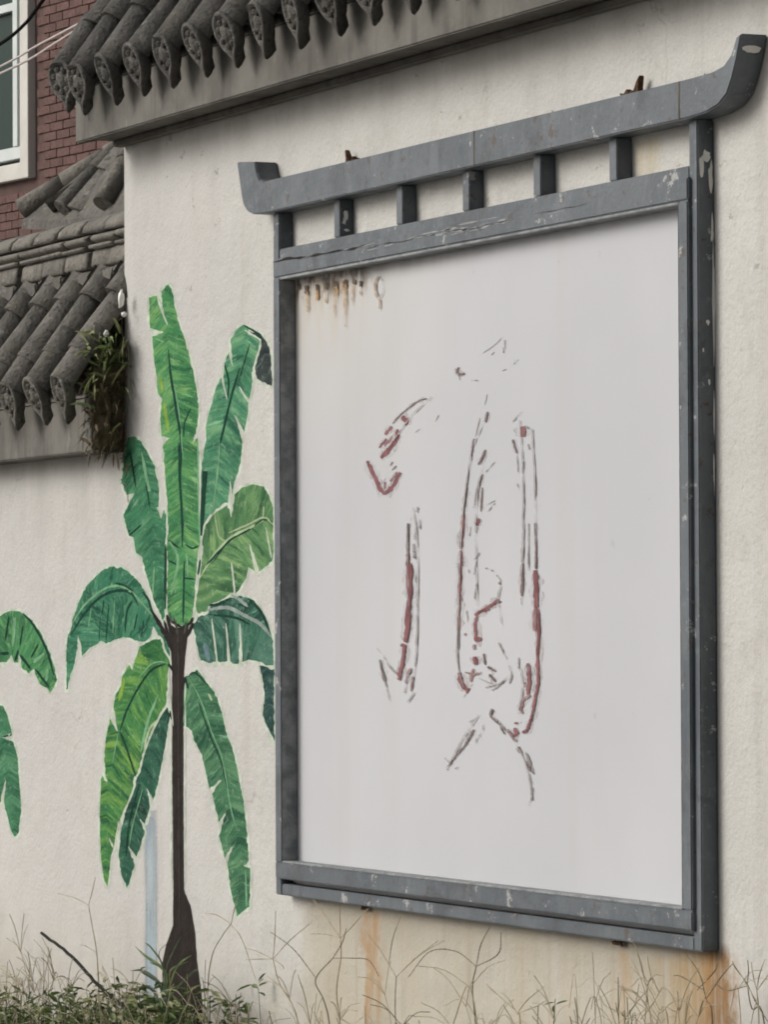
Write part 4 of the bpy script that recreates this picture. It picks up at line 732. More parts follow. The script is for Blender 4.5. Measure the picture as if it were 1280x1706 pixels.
for (a, b) in zip(e, e[1:]):                                # curved drip pieces along its eave
    mid = (a+b)/2 - off
    o = link('drip_tile', pan_mesh(.05, .11, 'drip_tile'), M['tile'], rear); o.location = mid + Vector((0, .03, -.03)); o.rotation_euler = (SL*.6, 0, 0)
pm_ = pan_mesh(.19, .12, 'pan_tile'); pm_.materials.append(M['tile'])
for (a0, b0), (a1, b1) in zip(DATA['REAR'], DATA['REAR'][1:]):
    for q in (.5,):
        a = Vector(a0).lerp(Vector(a1), q); b = Vector(b0).lerp(Vector(b1), q); d = (b-a).normalized()
        for k in range(3):
            o = link('pan_tile', pm_, None, rear); o.location = a+d*(.01+.17*k)-off+Vector((0, .03, -.012)); o.rotation_mode = 'QUATERNION'; o.rotation_quaternion = d.to_track_quat('Y', 'Z')
link('wall', box(-.7, 1.1, -.1, .4, 0, 2.84, 'wall'), M['plaster'], rear)

# ------------------------------------------------------------------ the framed board
bd = empty('notice_board', (0, 0, 0))
tag(bd, 'large white board in a blue grey steel frame with an upswept beam on top', 'notice board')
FY, IY = -.042, -.053
BV = .003
panel = link('panel', box(-.03, 2.40, -.008, -.003, .93, 2.57, 'panel'), M['panel'], bd)
link('post', box(-.065, -.025, FY, -.001, .897, 2.702, 'post', BV), M['metal'], bd)
link('post', box(2.397, 2.437, FY, -.001, .897, 2.702, 'post', BV), M['metal'], bd)
link('top_rail', box(-.024, 2.396, FY+.001, -.001, 2.566, 2.604, 'top_rail', BV), M['metal'], bd)
link('bottom_rail', box(-.024, 2.396, FY+.001, -.001, .897, .927, 'bottom_rail', BV), M['metal'], bd)
def frame_bar(pts, name):                                    # front bars with a sloped inner lip
    return extrude_xz(pts, IY, -.009, name, .003)
def fb(x0, x1, z0, z1): return link('frame_bar', box(x0, x1, IY, -.009, z0, z1, 'frame_bar', .003), M['metal'], bd)
fb(-.040, 2.410, .941, .984); fb(-.040, 2.410, 2.528, 2.5775)
fb(-.0395, .006, .9845, 2.5275); fb(2.364, 2.4095, .9845, 2.5275)
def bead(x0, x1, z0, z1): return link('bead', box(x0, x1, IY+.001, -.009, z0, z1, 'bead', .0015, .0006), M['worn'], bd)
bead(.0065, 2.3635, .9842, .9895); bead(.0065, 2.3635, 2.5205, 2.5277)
bead(.0062, .0095, .990, 2.520); bead(2.3595, 2.3635, .990, 2.520)
# split seam between the top rail and the front bar, open at the left
cb_ = bmesh.new()
def crack(x0, x1, z, w, seed):
    n_ = 26; prev = None
    for k in range(n_+1):
        x = x0+(x1-x0)*k/n_; q = Vector((x*9, seed, 0)); zz = z+.005*noise.noise(q); h = w*max(.12, .55+.9*noise.noise(q*2.3))*min(1, 6*min(k/n_, 1-k/n_)+.1)
        cur = (cb_.verts.new((x, -.0537, zz+h)), cb_.verts.new((x, -.0537, zz-h)))
        if prev: cb_.faces.new((prev[0], prev[1], cur[1], cur[0]))
        prev = cur
crack(-.038, .20, 2.570, .0042, 1.0); crack(.17, .62, 2.566, .0036, 4.0); crack(.60, 1.0, 2.560, .0012, 7.0); crack(1.05, 1.5, 2.558, .0010, 9.0); crack(1.6, 1.95, 2.562, .0008, 12.0)
link('open_seam', mesh_of(cb_, 'open_seam'), M['twig'], bd)
wb_ = bmesh.new()
for k in range(34):                                          # bare scratches along the front bar
    x = rnd.gauss(1.15, .42); z = 2.562+rnd.gauss(0, .006); l = rnd.uniform(.01, .07); h = rnd.uniform(.0006, .0022)
    if not .1 < x < 2.3 or not 2.535 < z < 2.573: continue
    v_ = [wb_.verts.new((x+l*a_, -.0536, z+h*b_+rnd.uniform(-.001, .001))) for a_, b_ in ((-1, 0), (-.3, 1), (.5, .8), (1, 0), (.4, -1), (-.5, -.8))]
    wb_.faces.new(v_)
tag(link('scratch', mesh_of(wb_, 'scratch'), M['worn2'], bd), kind='stuff')
for k in range(5):
    x = .356+.409*k
    link('strut', box(x, x+.039, FY+.002, -.001, 2.6045, 2.7005, 'strut', .002), M['metal'], bd)
# beam with its two upswept ends
bt, bb = 2.787, 2.702
prof = [(-.269, 2.857), (-.250, 2.805), (-.236, 2.766), (-.222, 2.738), (-.195, 2.718), (-.150, 2.706), (-.075, bb), (2.445, bb), (2.53, 2.706), (2.585, 2.716), (2.625, 2.735), (2.650, 2.766), (2.672, 2.805), (2.694, 2.857), (2.672, 2.852), (2.648, 2.818), (2.610, 2.797), (2.555, 2.789), (2.445, bt), (-.075, bt), (-.108, 2.797), (-.125, 2.818), (-.138, 2.846)]
link('beam', extrude_xz(prof[::-1], -.066, -.001, 'beam', .003), M['metal'], bd)
link('seam', box(2.396, 2.401, -.0672, -.06, bb+.002, bt-.001, 'seam'), M['stalk_dark'], bd)
link('seam', box(1.300, 1.304, -.0672, -.06, bb+.002, bt-.001, 'seam'), M['stalk_dark'], bd)
# rusted fixing lugs above and below
def lug(x, z, s, seed):
    """torn angle-iron lug: a ragged plate with a turned-up end"""
    rr = random.Random(seed); sg = 1 if seed % 2 else -1
    o_ = [(-.052, -.006), (-.064, .018), (-.040, .010), (-.024, .024), (-.010, .012), (.008, .018), (.022, .014), (.038, .034), (.056, .052), (.054, .022), (.060, -.006)]
    pts = [(x+(px_*(1 if seed % 2 == 0 else -.8)+rr.uniform(-.004, .004))*s, z+(pz+rr.uniform(-.003, .003))*s) for px_, pz in o_]
    if seed % 2: pts = pts[::-1]
    return extrude_xz(pts, -.026*min(1, s*1.4), -.012, 'fixing_lug', .002*s)
for x, z, s, sd_ in ((.43, 2.790, .72, 1), (2.07, 2.790, .82, 2), (1.64, 2.790, .28, 3), (2.40, 2.790, .28, 4)):
    link('fixing_lug', lug(x, z, s, sd_), M['rust'], bd)
for x, z, sd_ in ((.475, .876, 5), (1.955, .874, 6)):
    o = link('fixing_lug', lug(x, z+.01, .42, sd_), M['rust'], bd)
def blob(cx, cz, rx, rz, seed, n=14, amp=.35):
    return [(cx+rx*math.cos(2*math.pi*k/n)*(1+amp*noise.noise(Vector((math.cos(2*math.pi*k/n)*1.7, math.sin(2*math.pi*k/n)*1.7, seed*3.1)))),
             cz+rz*math.sin(2*math.pi*k/n)*(1+amp*noise.noise(Vector((math.cos(2*math.pi*k/n)*1.7+5, math.sin(2*math.pi*k/n)*1.7, seed*3.1))))) for k in range(n)]
# places on the right post where the paint has come away (side face, so in y-z)
for i, (y, z, ry, rz) in enumerate(((-.031, 2.60, .005, .022), (-.010, 2.575, .006, .03), (-.02, 2.62, .011, .012), (-.004, 2.30, .0028, .11), (-.005, 2.06, .0022, .05), (-.016, 2.13, .003, .007), (-.018, 2.26, .004, .006), (-.006, 1.94, .002, .05), (-.03, 2.20, .002, .004), (-.007, 2.46, .003, .03))):
    me = bpy.data.meshes.new('paint_loss'); p = blob(y, z, ry, rz, i+11, 16, .8)
    me.from_pydata([(2.4376, a, b) for a, b in p], [], [tuple(range(len(p)))])
    link('paint_loss', me, M['white'], bd)
pp = blob(-.034, 2.826, .022, .0075, 31, 16, .5)
me = bpy.data.meshes.new('paint_loss')
def beam_x(z): return 2.672+(z-2.805)/(2.857-2.805)*.022+.0016
me.from_pydata([(beam_x(b), a, b) for a, b in pp], [], [tuple(range(len(pp)))]); link('paint_loss', me, M['white'], bd)
pp = blob(.375, 2.655, .0, .0, 1, 4)
for i, (y, z, ry, rz) in enumerate(((-.022, 2.66, .006, .012), (-.027, 2.645, .005, .009), (-.02, 2.622, .007, .004))):
    me = bpy.data.meshes.new('paint_loss'); p = blob(y, z, ry, rz, i+61, 12, .8)
    me.from_pydata([(.3956, a, b) for a, b in p], [], [tuple(range(len(p)))]); link('paint_loss', me, M['white'], bd)

# ------------------------------------------------------------------ paint: ribbons and leaf shapes laid on a wall plane
AN = .42                                                    # brush marks are drawn slender along the wall
def ribbon_into(bm, pts, w, y, rough=.35, taper=True, seed=0, tmin=.35, fq=90):
    L = smooth_line([(p[0]*AN, p[1], 0) for p in pts], 6); n = len(L); prev = None
    for i, p in enumerate(L):
        d = (L[min(i+1, n-1)]-L[max(i-1, 0)])
        if d.length < 1e-7: continue
        d.normalize(); nr = Vector((-d.y, d.x, 0)); t = i/(n-1)
        k = w/2
        if taper: k *= tmin+(1-tmin)*min(1, min(t, 1-t)*6)
        a = k*(1+rough*noise.noise(Vector((p.x*fq, p.y*fq, seed)))); b = k*(1+rough*noise.noise(Vector((p.x*fq, p.y*fq, seed+50))))
        q = p+nr*a; r = p-nr*b
        ya = y-.00003*(.5+.5*math.sin(i*1.3)); yb = y-.00003*(.5+.5*math.sin(i*1.3+1.1))
        cur = (bm.verts.new((q.x/AN, ya, q.y)), bm.verts.new((r.x/AN, yb, r.y)))
        if prev: bm.faces.new((prev[0], prev[1], cur[1], cur[0]))
        prev = cur
PXM = 13.3/7900                                             # one photo-sized brush unit in metres on the wall
def rough_outline(pts, step=.007, amp=.0042, seed=0):
    out = []; n = len(pts)
    for i in range(n):
        a = Vector((pts[i][0]*AN, pts[i][1])); b = Vector((pts[(i+1) % n][0]*AN, pts[(i+1) % n][1])); k = max(1, int((b-a).length/step))
        for j in range(k):
            p = a.lerp(b, j/k); q = Vector((p.x*85, p.y*85, seed))
            if j: p = p + Vector((noise.noise(q), noise.noise(q+Vector((9, 0, 0)))))*amp
            out.append((p.x/AN, p.y))
    return out
def leaf_mesh(name, outline, mid, y, seed, amp=.0042):
    bm = bmesh.new(); ol = rough_outline(outline, amp=amp, seed=seed)
    xs = [p[0] for p in ol]; zs = [p[1] for p in ol]
    cv = [Vector((x*AN, z)) for x, z in ol]; nb_ = len(cv)
    gx = min(xs)*AN
    while gx < max(xs)*AN:
        gz = min(zs)
        while gz < max(zs):
            cv.append(Vector((gx+rnd.uniform(-.002, .002), gz+rnd.uniform(-.002, .002)))); gz += .016
        gx += .014
    vo, eo, fo, *_ = delaunay_2d_cdt(cv, [], [list(range(nb_))], 1, 1e-6)
    vv = [bm.verts.new((p.x/AN, y, p.y)) for p in vo]
    for f in fo: bm.faces.new([vv[i] for i in f])
    bmesh.ops.delete(bm, geom=[v for v in bm.verts if not v.link_faces], context='VERTS')
    M2 = [Vector((p[0]*AN, p[1])) for p in mid]; acc = [0]
    for a, b in zip(M2, M2[1:]): acc.append(acc[-1]+(b-a).length)
    uvl = bm.loops.layers.uv.new('UVMap')
    def uv(co):
        p = Vector((co.x*AN, co.z)); best = None
        for i, (a, b) in enumerate(zip(M2, M2[1:])):
            d = b-a; t = max(0, min(1, (p-a).dot(d)/d.length_squared)); q = a+d*t; ds = (p-q).length
            if best is None or ds < best[0]:
                sg = 1 if d.x*(p-a).y-d.y*(p-a).x > 0 else -1
                best = (ds, acc[i]+t*d.length, sg)
        return best[1]+seed*3.0, best[0]*best[2]
    for fc in bm.faces:
        for l in fc.loops: l[uvl].uv = uv(l.vert.co)
    bm.normal_update()
    bmesh.ops.reverse_faces(bm, faces=[f for f in bm.faces if f.normal.y > 0])
    return mesh_of(bm, name)
palm = empty('palm_mural', (0, 0, 0)); tag(palm, 'tall green banana palm painted on the plaster wall left of the framed board', 'mural')
palm2 = empty('palm_mural', (0, 0, 0)); tag(palm2, 'two green leaf ends of a second painted palm at the left edge', 'mural')
LAY = -.00006
def yl(k): return -.0002 + LAY*k
def ns(bm):                                                 # all paint faces look out of the wall
    bm.normal_update()
    bmesh.ops.reverse_faces(bm, faces=[f for f in bm.faces if f.normal.y > 0])
bm = bmesh.new(); 
for k, (nm, d) in enumerate(DATA['LEAF'].items()):
    root = palm2 if nm in ('fa', 'fb') else palm
    hb = bmesh.new(); ribbon_into(hb, d['o']+[d['o'][0]], 7.5*PXM, yl(d['z'])+.00004, .5, False, k); ns(hb)
    m_ = mat_paint('mural leaf paint '+nm, *[(c[0]*g_, c[1]*g_*1.06, c[2]*g_) for c, g_ in zip(d['c'], (.85, .98, 1.1))])
    lf = link('leaf', leaf_mesh('leaf', d['o'], d['m'], yl(d['z']), k), m_, root)
    link('leaf_outline', mesh_of(hb, 'leaf_outline'), M['s_hl'], lf)
bm.free()
trunk = link('trunk', leaf_mesh('trunk', DATA['TRUNK'], [[-.93, 1.7], [-.93, .5]], yl(10), 3, .0012), M['trunk'], palm)
# the mural's brush strokes, one part for each pot of colour
groups = {}
for i, (layer, ck, w, pts) in enumerate(DATA['ST']):
    side = palm2 if max(p[0] for p in pts) < -2.02 else palm
    groups.setdefault((ck, layer, side.name), []).append((i, w, pts))
for (ck, layer, pn), lst in groups.items():
    sb = bmesh.new()
    for i, w, pts in lst: ribbon_into(sb, pts, w*PXM, yl(layer)-.000004*i, .45, True, i)
    ns(sb)
    tag(link('brush_stroke', mesh_of(sb, 'brush_stroke'), M['s_'+ck], bpy.data.objects[pn]), kind='stuff')
# pale blue painted band behind the trunk
nb = NT('faded blue mural wash', .85, .2); cb = nb.coord()
kb = nb.ramp(nb.noise(nb.scale(cb, (1, 1, .35)), 9, 5, .65), .35, .65)
plaster_bump(nb, cb); M['wash'] = nb.color(nb.mix(kb, (.40, .44, .45), (.28, .36, .41)))
tb_ = nb.N('ShaderNodeBsdfTransparent'); mb_ = nb.N('ShaderNodeMixShader'); XW, YW, ZW = nb.xyz(cb)
ed_ = nb.math('ABSOLUTE', nb.math('ADD', XW, 1.14)); nz_ = nb.noise(nb.scale(cb, (1, 1, .3)), 14, 4, .6)
al_ = nb.mul(nb.ramp(nb.math('ADD', ed_, nb.mul(nb.math('SUBTRACT', nz_, .5), .06)), .066, .022), nb.ramp(ZW, 1.16, .96), nb.ramp(nz_, .2, .55, .5, .95))
nb.L(al_, mb_.inputs[0]); nb.L(tb_.outputs[0], mb_.inputs[1]); nb.L(nb.b.outputs[0], mb_.inputs[2]); nb.L(mb_.outputs[0], nb.out.inputs[0])
link('colour_wash', leaf_mesh('colour_wash', DATA['BLUE'], [[-1.14, 1.2], [-1.14, .5]], yl(.3), 5), M['wash'], palm)

# remains of a red-edged painted character on the board
def mat_cal(name, a, b, keep, sc=70):
    """dry, half-gone paint: what is left of it lets the board show through"""
    n = NT(name, .6, .3); c = n.coord()
    n.color(n.mix(n.ramp(n.noise(c, 24, 4), .35, .65), a, b))
    k = n.noise(n.scale(c, (1.0, 1, .30)), sc, 5, .7)
    tr = n.N('ShaderNodeBsdfTransparent'); mx = n.N('ShaderNodeMixShader'); n.L(n.ramp(k, .5-keep*.5, .62-keep*.35, .10, .96), mx.inputs[0])
    n.L(tr.outputs[0], mx.inputs[1]); n.L(n.b.outputs[0], mx.inputs[2]); n.L(mx.outputs[0], n.out.inputs[0]); return n.m
CM = {'r': mat_cal('faded red lettering', (.14, .038, .044), (.23, .095, .097), .5), 'm': mat_cal('worn red lettering', (.20, .10, .10), (.30, .19, .185), .3),
      'k': mat_cal('dark lettering edge', (.10, .065, .064), (.17, .125, .12), .36), 'g': mat_cal('grey lettering trace', (.20, .185, .178), (.29, .275, .265), .22),
      'f': mat_cal('ghost lettering edge', (.28, .25, .245), (.36, .335, .33), .2, 55), 'o': mat_cal('rust drip', (.30, .16, .06), (.38, .25, .12), .10, 40), 'b': mat_cal('dark rust spot', (.05, .032, .02), (.11, .07, .04), .4, 50)}
SM = mat_cal('smeared lettering haze', (.40, .375, .375), (.45, .425, .425), .0, 40)
hz = bmesh.new()
for i, (ck, w, pts) in enumerate(DATA['CAL']):
    sb = bmesh.new(); ribbon_into(sb, pts, w*PXM*(.62 if ck == 'o' else .9), -.0086-.00002*i, .9, True, i+200, .62, 150); ns(sb)
    link('lettering_mark', mesh_of(sb, 'lettering_mark'), CM[ck], panel)
    if ck in 'rkm': ribbon_into(hz, pts, w*PXM*2.4, -.0082-.000002*i, .8, True, i+400, .5, 60)
ns(hz); tag(link('lettering_haze', mesh_of(hz, 'lettering_haze'), SM, panel), kind='stuff')

# ------------------------------------------------------------------ brick house behind, with a window
BO = Vector(DATA['BLD']); RZ = R(6.5)
hs_ = empty('brick_house', (BO.x, BO.y, 0), RZ); tag(hs_, 'red brick house with a white framed window behind the tiled copings', 'house')
zb = BO.z
# wall in four pieces round the window hole (x -1.7..-.0, z 0..2.2 above zb)
nbk = NT('far brickwork', .9, .2); cbk = nbk.coord(); bt_ = nbk.N('ShaderNodeTexBrick'); nbk.L(nbk.vec(nbk.xyz(cbk)[0], nbk.xyz(cbk)[2]), bt_.inputs[0])
bt_.inputs['Scale'].default_value = 1; bt_.inputs['Brick Width'].default_value = .22; bt_.inputs['Row Height'].default_value = .0665; bt_.inputs['Mortar Size'].default_value = .005
for i_, cc in ((1, (.165, .068, .056)), (2, (.205, .09, .074)), (3, (.11, .06, .052))): bt_.inputs[i_].default_value = (*cc, 1)
M['farbrick'] = nbk.color(bt_.outputs[0])
WX0, WX1, WZ0, WZ1 = -1.9, -.144, zb+.085, zb+2.1
for (x0, x1, z0, z1, mt) in ((-6, WX0, 0, 8, 'farbrick'), (WX1, 5, 0, 8, 'joint'), (WX0, WX1, 0, WZ0, 'joint'), (WX0, WX1, WZ1, 8, 'farbrick')):
    link('wall', box(x0, x1, .012, .35, z0, z1, 'wall'), M[mt], hs_)
link('wall', box(1.6, 5.01, -.002, .011, 0, 8, 'wall'), M['farbrick'], hs_)
link('wall', box(-6.01, 5.012, .36, 7, 0, 7.98, 'wall'), M['farbrick'], hs_)
link('roof', extrude_xz([(-6.4, 8.0), (5.4, 8.0), (4.2, 9.8), (-5.2, 9.8)], -.5, 7.4, 'roof'), M['tile'], hs_)
brk = box(0, .212, 0, .03, 0, .0595, 'brick', .0025); brk.materials.append(M['brick'])
for r_ in range(-8, 24):
    z = zb - .02 + r_*.0665
    x = -.05 + (.11 if r_ % 2 else 0.0) - (1.1 if z < zb-.09 else 0)
    while x < 1.5:
        if z > zb-.085 and x < .012: x += .0; 
        if not (z > zb-.085 and x < .008):
            o = link('brick', brk, None, hs_); o.location = (x, -.003+rnd.uniform(-.0015, .0015), z+rnd.uniform(-.002, .002)); o.rotation_euler = (0, R(rnd.uniform(-.4, .4)), R(rnd.uniform(-.6, .6)))
        x += .221
wd = link('window', extrude_xz([(WX0-.1, zb), (0, zb), (0, zb+2.2), (-.144, zb+2.2), (-.144, zb+.115), (WX0-.1, zb+.115)], -.05, .10, 'window', .004), M['surround'], hs_)
tag(wd, 'cream stone window surround with a white sash')
def wp(nm, x0, x1, y0, y1, z0, z1, mt): return link(nm, box(x0, x1, y0, y1, zb+z0, zb+z1, nm, .003), M[mt], wd)
wp('frame', WX0, -.146, .0, .08, .165, .255, 'upvc')         # bottom rail
wp('frame', -.352, -.27, -.01, .07, .256, 2.1, 'upvc')
wp('frame', -.160, -.146, .0, .07, .256, 2.1, 'upvc')
wp('frame', WX0, -.354, .01, .06, 1.28, 1.34, 'upvc')
wp('sill', WX0, -.146, -.02, .06, .116, .128, 'surround')
wp('pane', WX0, -.353, .062, .07, .25, 2.1, 'glass')
wp('pane', -.269, -.161, .072, .08, .25, 2.1, 'curtain')
wp('pane', WX0+.01, -.148, .06, .09, .118, .163, 'glass')  # dark strip put in for the shadow gap under the sash, no glazing

# ------------------------------------------------------------------ cables
def cable(name, pts, r, mt, label, grp=None):
    bm = bmesh.new(); L = smooth_line(pts, 6)
    a, b = Vector(L[0]), Vector(L[-1])
    L = [a+(a-Vector(L[2]))*4] + [Vector(p) for p in L] + [b+(b-Vector(L[-3]))*6]
    tube_into(bm, L, r, 8); tag(link(name, mesh_of(bm, name), mt), label, 'cable', grp)
cable('overhead_cable', DATA['CAB_K'], .0065, M['rubber'], 'thick black cable sagging across the window of the brick house')
cable('overhead_cable', DATA['CAB_1'], .0062, M['cable'], 'upper of two thin pale cables crossing the brick wall')
cable('overhead_cable', DATA['CAB_2'], .0062, M['cable'], 'lower of two thin pale cables crossing the brick wall')

# ------------------------------------------------------------------ plants
def blade_into(bm, pts, w, twist=0.0):
    """a thin folded blade along pts"""
    L = smooth_line(pts, 4); n = len(L); prev = None
    for i, p in enumerate(L):
        d = (Vector(L[min(i+1, n-1)])-Vector(L[max(i-1, 0)])).normalized(); t = i/(n-1)
        s = d.cross(Vector((math.sin(twist), -math.cos(twist), .2))).normalized()
        k = w*(math.sin(math.pi*min(1, .18+t*.82))**.8)*.5+.0003
        c = Vector(p)+s.cross(d)*k*.5
        cur = (bm.verts.new(Vector(p)+s*k), bm.verts.new(c), bm.verts.new(Vector(p)-s*k))
        if prev:
            bm.faces.new((prev[0], prev[1], cur[1], cur[0])); bm.faces.new((prev[1], prev[2], cur[2], cur[1]))
        prev = cur
def stalk3(p, y): return (p[0], y, p[1])
SLAB = ['pale forked grass stalk under the left end of the board, topmost spikes touching the frame', 'forked grass stalk just left of the board corner', 'dark zigzag grass stalk below the left of the board', 'wide forked grass stalk beside the rust run under the board',
        'tall curled dark grass stalk under the middle of the board', 'forked grass stalk under the right half of the board, by its lug', 'dark crossing grass stalk at the rusty corner of the board', 'dark grass stalk just right of the rusty corner', 'rightmost forked grass stalk at the picture edge',
        'lone forked grass stalk left of the painted trunk', 'forked grass stalk right of the painted trunk under a leaf tip', 'low forked grass stalk under the middle right of the board', 'low bent grass stalk between the board lug and middle']
for i, (stem, spikes, dk) in enumerate(DATA['STK']):
    y = -.10-.02*(i % 3)
    bm = bmesh.new(); L = smooth_line([stalk3(p, y) for p in stem]+[(stem[-1][0]+rnd.uniform(-.03, .03), y+.01, .27)], 5)
    tube_into(bm, L, [.0013+.0008*k/len(L) for k in range(len(L))], 5)
    st_ = link('grass_stalk', mesh_of(bm, 'grass_stalk'), M['stalk_dark' if dk else 'stalk']); tag(st_, SLAB[i], 'grass', 'forked grass stalks along the wall')
    for s in spikes:
        bm = bmesh.new(); q = [stalk3(p, y-.003*j*rnd.uniform(-1, 1)) for j, p in enumerate(s)]
        q[0] = stalk3(s[0], y); Ls = smooth_line(q, 12)
        tube_into(bm, Ls, [(.0018 if k % 2 else .0011)*(1-.45*abs(2*k/len(Ls)-.9)) for k in range(len(Ls))], 5); link('spike', mesh_of(bm, 'spike'), M['stalk_dark' if dk else 'stalk'], st_)
# finer dry grass nobody could count
def px_x(u): return -2.55 + 5.25*u
bm = bmesh.new(); bm2 = bmesh.new()
for i in range(460):
    u = rnd.random(); x = -2.7+5.5*u
    if i % 2: x = rnd.choice((-2.4, -1.9, -1.45, -.75, -.2, .35, .8, 1.25, 1.75, 2.15, 2.35, 2.6))+rnd.gauss(0, .07)
    y = -rnd.uniform(.04, .42)
    top = .30+rnd.uniform(.10, .33)+(.12 if x > 1.2 else 0)*rnd.random()+(.10 if x > 2.0 else 0)
    lean = rnd.uniform(-.34, .34); yy = rnd.uniform(-.03, .03)
    P_ = [(x, y, .26), (x+lean*.25, y+yy*.3, .26+(top-.26)*.55), (x+lean*.65, y+yy*.6, top), (x+lean*1.15, min(-.01, y+yy), top+rnd.uniform(-.12, .05))]
    tgt = bm if rnd.random() < .86 else bm2
    tube_into(tgt, smooth_line(P_, 4), rnd.uniform(.0006, .0012), 4, False)
    if rnd.random() < .45:
        p0 = Vector(P_[2])
        for k in range(rnd.randint(2, 4)):
            a = rnd.uniform(-1.3, 1.3); l = rnd.uniform(.06, .16)
            e1 = p0+Vector((math.sin(a)*l*1.6, rnd.uniform(-.03, .0), math.cos(a)*l*.8))
            tube_into(tgt, smooth_line([p0, (p0+e1)/2+Vector((0, 0, .015)), e1], 3), rnd.uniform(.0007, .0012), 4, False)
tag(link('dry_grass', mesh_of(bm, 'dry_grass'), M['stalk']), 'tangle of thin pale dry grass along the foot of the wall', 'grass', kind='stuff')
tag(link('dead_grass', mesh_of(bm2, 'dead_grass'), M['stalk_dark']), 'thin dark dead stems among the dry grass', 'grass', kind='stuff')
# leafy weeds low on the bed
bms = {'blade': bmesh.new(), 'blade_pale': bmesh.new(), 'blade_dark': bmesh.new()}
def small_leaf(bm, p, d, L, w):
    d = d.normalized(); s = d.cross(Vector((rnd.uniform(-.6, .6), rnd.uniform(-1, -.2), rnd.uniform(.1, 1)))).normalized(); nrm = s.cross(d)
    a = [p, p+d*L*.35+s*w*.5+nrm*L*.05, p+d*L*.75+s*w*.38, p+d*L-nrm*L*.12, p+d*L*.75-s*w*.38, p+d*L*.35-s*w*.5+nrm*L*.05]
    c = p+d*L*.5-nrm*L*.06
    vv = [bm.verts.new(q) for q in a]; cc = bm.verts.new(c)
    for k in range(6): bm.faces.new((vv[k], vv[(k+1) % 6], cc))
for i in range(364):
    if i < 360: x = rnd.uniform(-2.75, -.10)
    else: x = rnd.uniform(-.3, 2.8)
    y = -rnd.uniform(.04, .34)
    rim = .37+.078*(x+2.5)                                     # the weeds stand a little taller toward the right
    hh = rim-.27+rnd.uniform(-.07, .085 if i < 290 else .05)+.02
    base = Vector((x, y, .27)); tip = base+Vector((rnd.uniform(-.1, .1), rnd.uniform(-.06, .03), hh))
    tube_into(bms['blade_dark'], [base, (base+tip)/2+Vector((rnd.uniform(-.02, .02), 0, 0)), tip], .0009, 4, False)
    for k in range(rnd.randint(9, 18) if i < 360 else rnd.randint(2, 6)):
        t_ = rnd.uniform(.45, 1.05); p = base.lerp(tip, t_)
        a = rnd.uniform(0, 6.28); d = Vector((math.cos(a), math.sin(a), rnd.uniform(-.35, .9)))
        key = rnd.choices(('blade', 'blade_pale', 'blade_dark'), (5, 3, 1.6))[0]
        small_leaf(bms[key], p, d, rnd.uniform(.02, .05), rnd.uniform(.005, .013))
for k, lab in (('blade', 'olive green leaves of low weeds along the wall foot'), ('blade_pale', 'pale yellow green leaves of low weeds along the wall foot'), ('blade_dark', 'dark stems and leaves of low weeds along the wall foot')):
    tag(link('ground_weeds', mesh_of(bms[k], 'ground_weeds'), M[k]), lab, 'weeds', kind='stuff')
# dead twig and a green tuft by the painted trunk
bm = bmesh.new(); L = smooth_line([(p[0], -.2-.01*k, p[1]) for k, p in enumerate(DATA['TWIG'])], 6)
L = [Vector(p)+Vector((rnd.uniform(-.004, .004), 0, rnd.uniform(-.002, .002))) for p in L]
tube_into(bm, L, [.0046+.001*k/len(L) for k in range(len(L))], 6)
tag(link('dead_twig', mesh_of(bm, 'dead_twig'), M['twig']), 'straight dark dead twig leaning across the weeds left of the painted trunk', 'twig')
tf = empty('grass_tuft', (DATA['CLUMP'][0][0][0], -.16, .3)); tag(tf, 'green grass tuft at the foot of the painted trunk', 'grass')
for i, pl in enumerate(DATA['CLUMP']):
    bm = bmesh.new(); o0 = tf.location
    q = [Vector((p[0], -.16-.018*j*rnd.uniform(-.5, 1), p[1]))-o0 for j, p in enumerate(pl)]
    q.insert(0, Vector((q[0].x*.5, 0, -.02)))
    blade_into(bm, q, .011, rnd.uniform(-.4, .4)); link('blade', mesh_of(bm, 'blade'), M['blade_dark' if i % 3 else 'blade'], tf)
# weed rooted in the end of the lower coping
hw = empty('hanging_weed', (XE+.02, -.06, 2.2)); tag(hw, 'green weed sprouting from the end of the lower coping at the wall corner', 'plant')
ho = hw.location
la, lb, lc = bmesh.new(), bmesh.new(), bmesh.new()
def hang_pt(z):
    """cloud hugging the end of the coping, in world"""
    y = rnd.uniform(-.125, -.0) ; x = XE + rnd.gauss(.0, .03)
    return Vector((x, y, z))
for i in range(150):
    z = 2.46-abs(rnd.gauss(0, .10)); p = hang_pt(z); p.x += .015
    a = rnd.uniform(0, 6.28); d = Vector((math.cos(a)*1.2, -abs(math.sin(a))*.5, rnd.uniform(-.9, .9)))
    l = rnd.uniform(.035, .085); q = [p-ho, p+d.normalized()*l*.6-ho, p+d.normalized()*l+Vector((0, 0, -.012))-ho]
    blade_into(la if rnd.random() < .45 else lb, q, rnd.uniform(.005, .010), rnd.uniform(-1, 1))
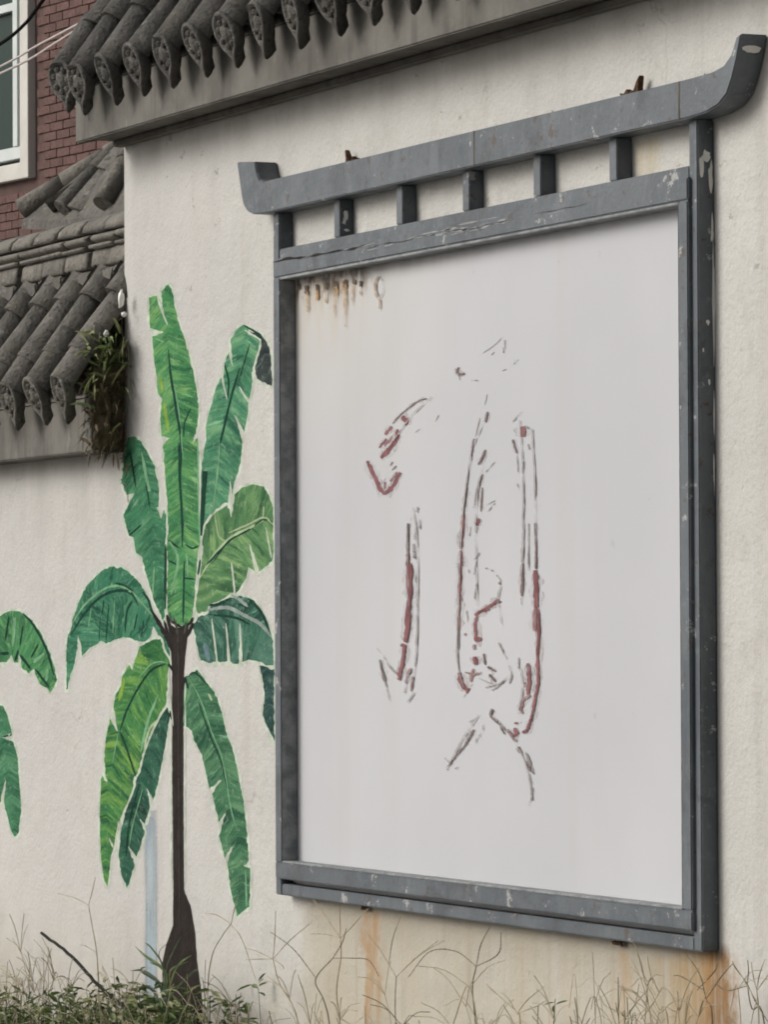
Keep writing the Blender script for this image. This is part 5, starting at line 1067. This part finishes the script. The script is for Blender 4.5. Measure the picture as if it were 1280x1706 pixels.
for i in range(190):
    z = rnd.uniform(2.10, 2.36); p = hang_pt(z); p.y = rnd.uniform(-.125, .0)
    a = rnd.uniform(0, 6.28); d = Vector((math.cos(a), -abs(math.sin(a))*.4, rnd.uniform(-1.3, .5)))
    l = rnd.uniform(.02, .06); q = [p-ho, p+d.normalized()*l*.5-ho, p+d.normalized()*l+Vector((0, 0, -.01))-ho]
    blade_into(lc, q, rnd.uniform(.004, .010), rnd.uniform(-1, 1))
for i in range(26):
    p = Vector((XE+rnd.uniform(-.01, .03), -.012, rnd.uniform(2.02, 2.48))); e1 = p+Vector((rnd.uniform(-.02, .12), -.02, rnd.uniform(-.12, .12)))
    tube_into(lc, smooth_line([p-ho, (p+e1)/2+Vector((.02, 0, .02))-ho, e1-ho], 4), .0016, 4, False)
tag(link('green_leaf', mesh_of(la, 'green_leaf'), M['blade'], hw), kind='stuff'); tag(link('pale_leaf', mesh_of(lb, 'pale_leaf'), M['blade_pale'], hw), kind='stuff'); tag(link('dead_leaf', mesh_of(lc, 'dead_leaf'), M['deadmass'], hw), kind='stuff')
# root mat on the end of the coping
bm = bmesh.new(); bmesh.ops.create_grid(bm, x_segments=14, y_segments=24, size=.5)
for v in bm.verts:
    y = -.10+.098*(v.co.x+.5); z = 2.12+.30*(v.co.y+.5)
    ed = min(.5-abs(v.co.x), .5-abs(v.co.y))*2
    v.co = Vector((XB+.006+.028*min(1, ed*3)*(.6+.8*noise.noise(Vector((y*60, z*40, 2)))), y, z))-ho
link('root_mat', mesh_of(bm, 'root_mat', True), M['deadmass'], hw)
# white chips of plaster in the gap between the coping and the wall
for i, (x, z, rx, rz) in enumerate(DATA['CHIP']):
    bm = bmesh.new(); bmesh.ops.create_icosphere(bm, subdivisions=2, radius=1)
    for v in bm.verts:
        q = v.co*(1+.55*noise.noise(v.co*1.6+Vector((i*7, 0, 0)))); v.co = Vector((q.x*rx*.8+q.z*rx*.5, q.y*.008, q.z*rz))
    o = link('plaster_chip', mesh_of(bm, 'plaster_chip', True), M['flake']); o.location = (x, -.035 if i < 2 else -.07, z)
    tag(o, ('largest white plaster lump between the lower coping and the tall wall', 'small white plaster lump just under the largest one at the wall corner', 'small white plaster lump beside the last barrel tile')[i], 'plaster lump')
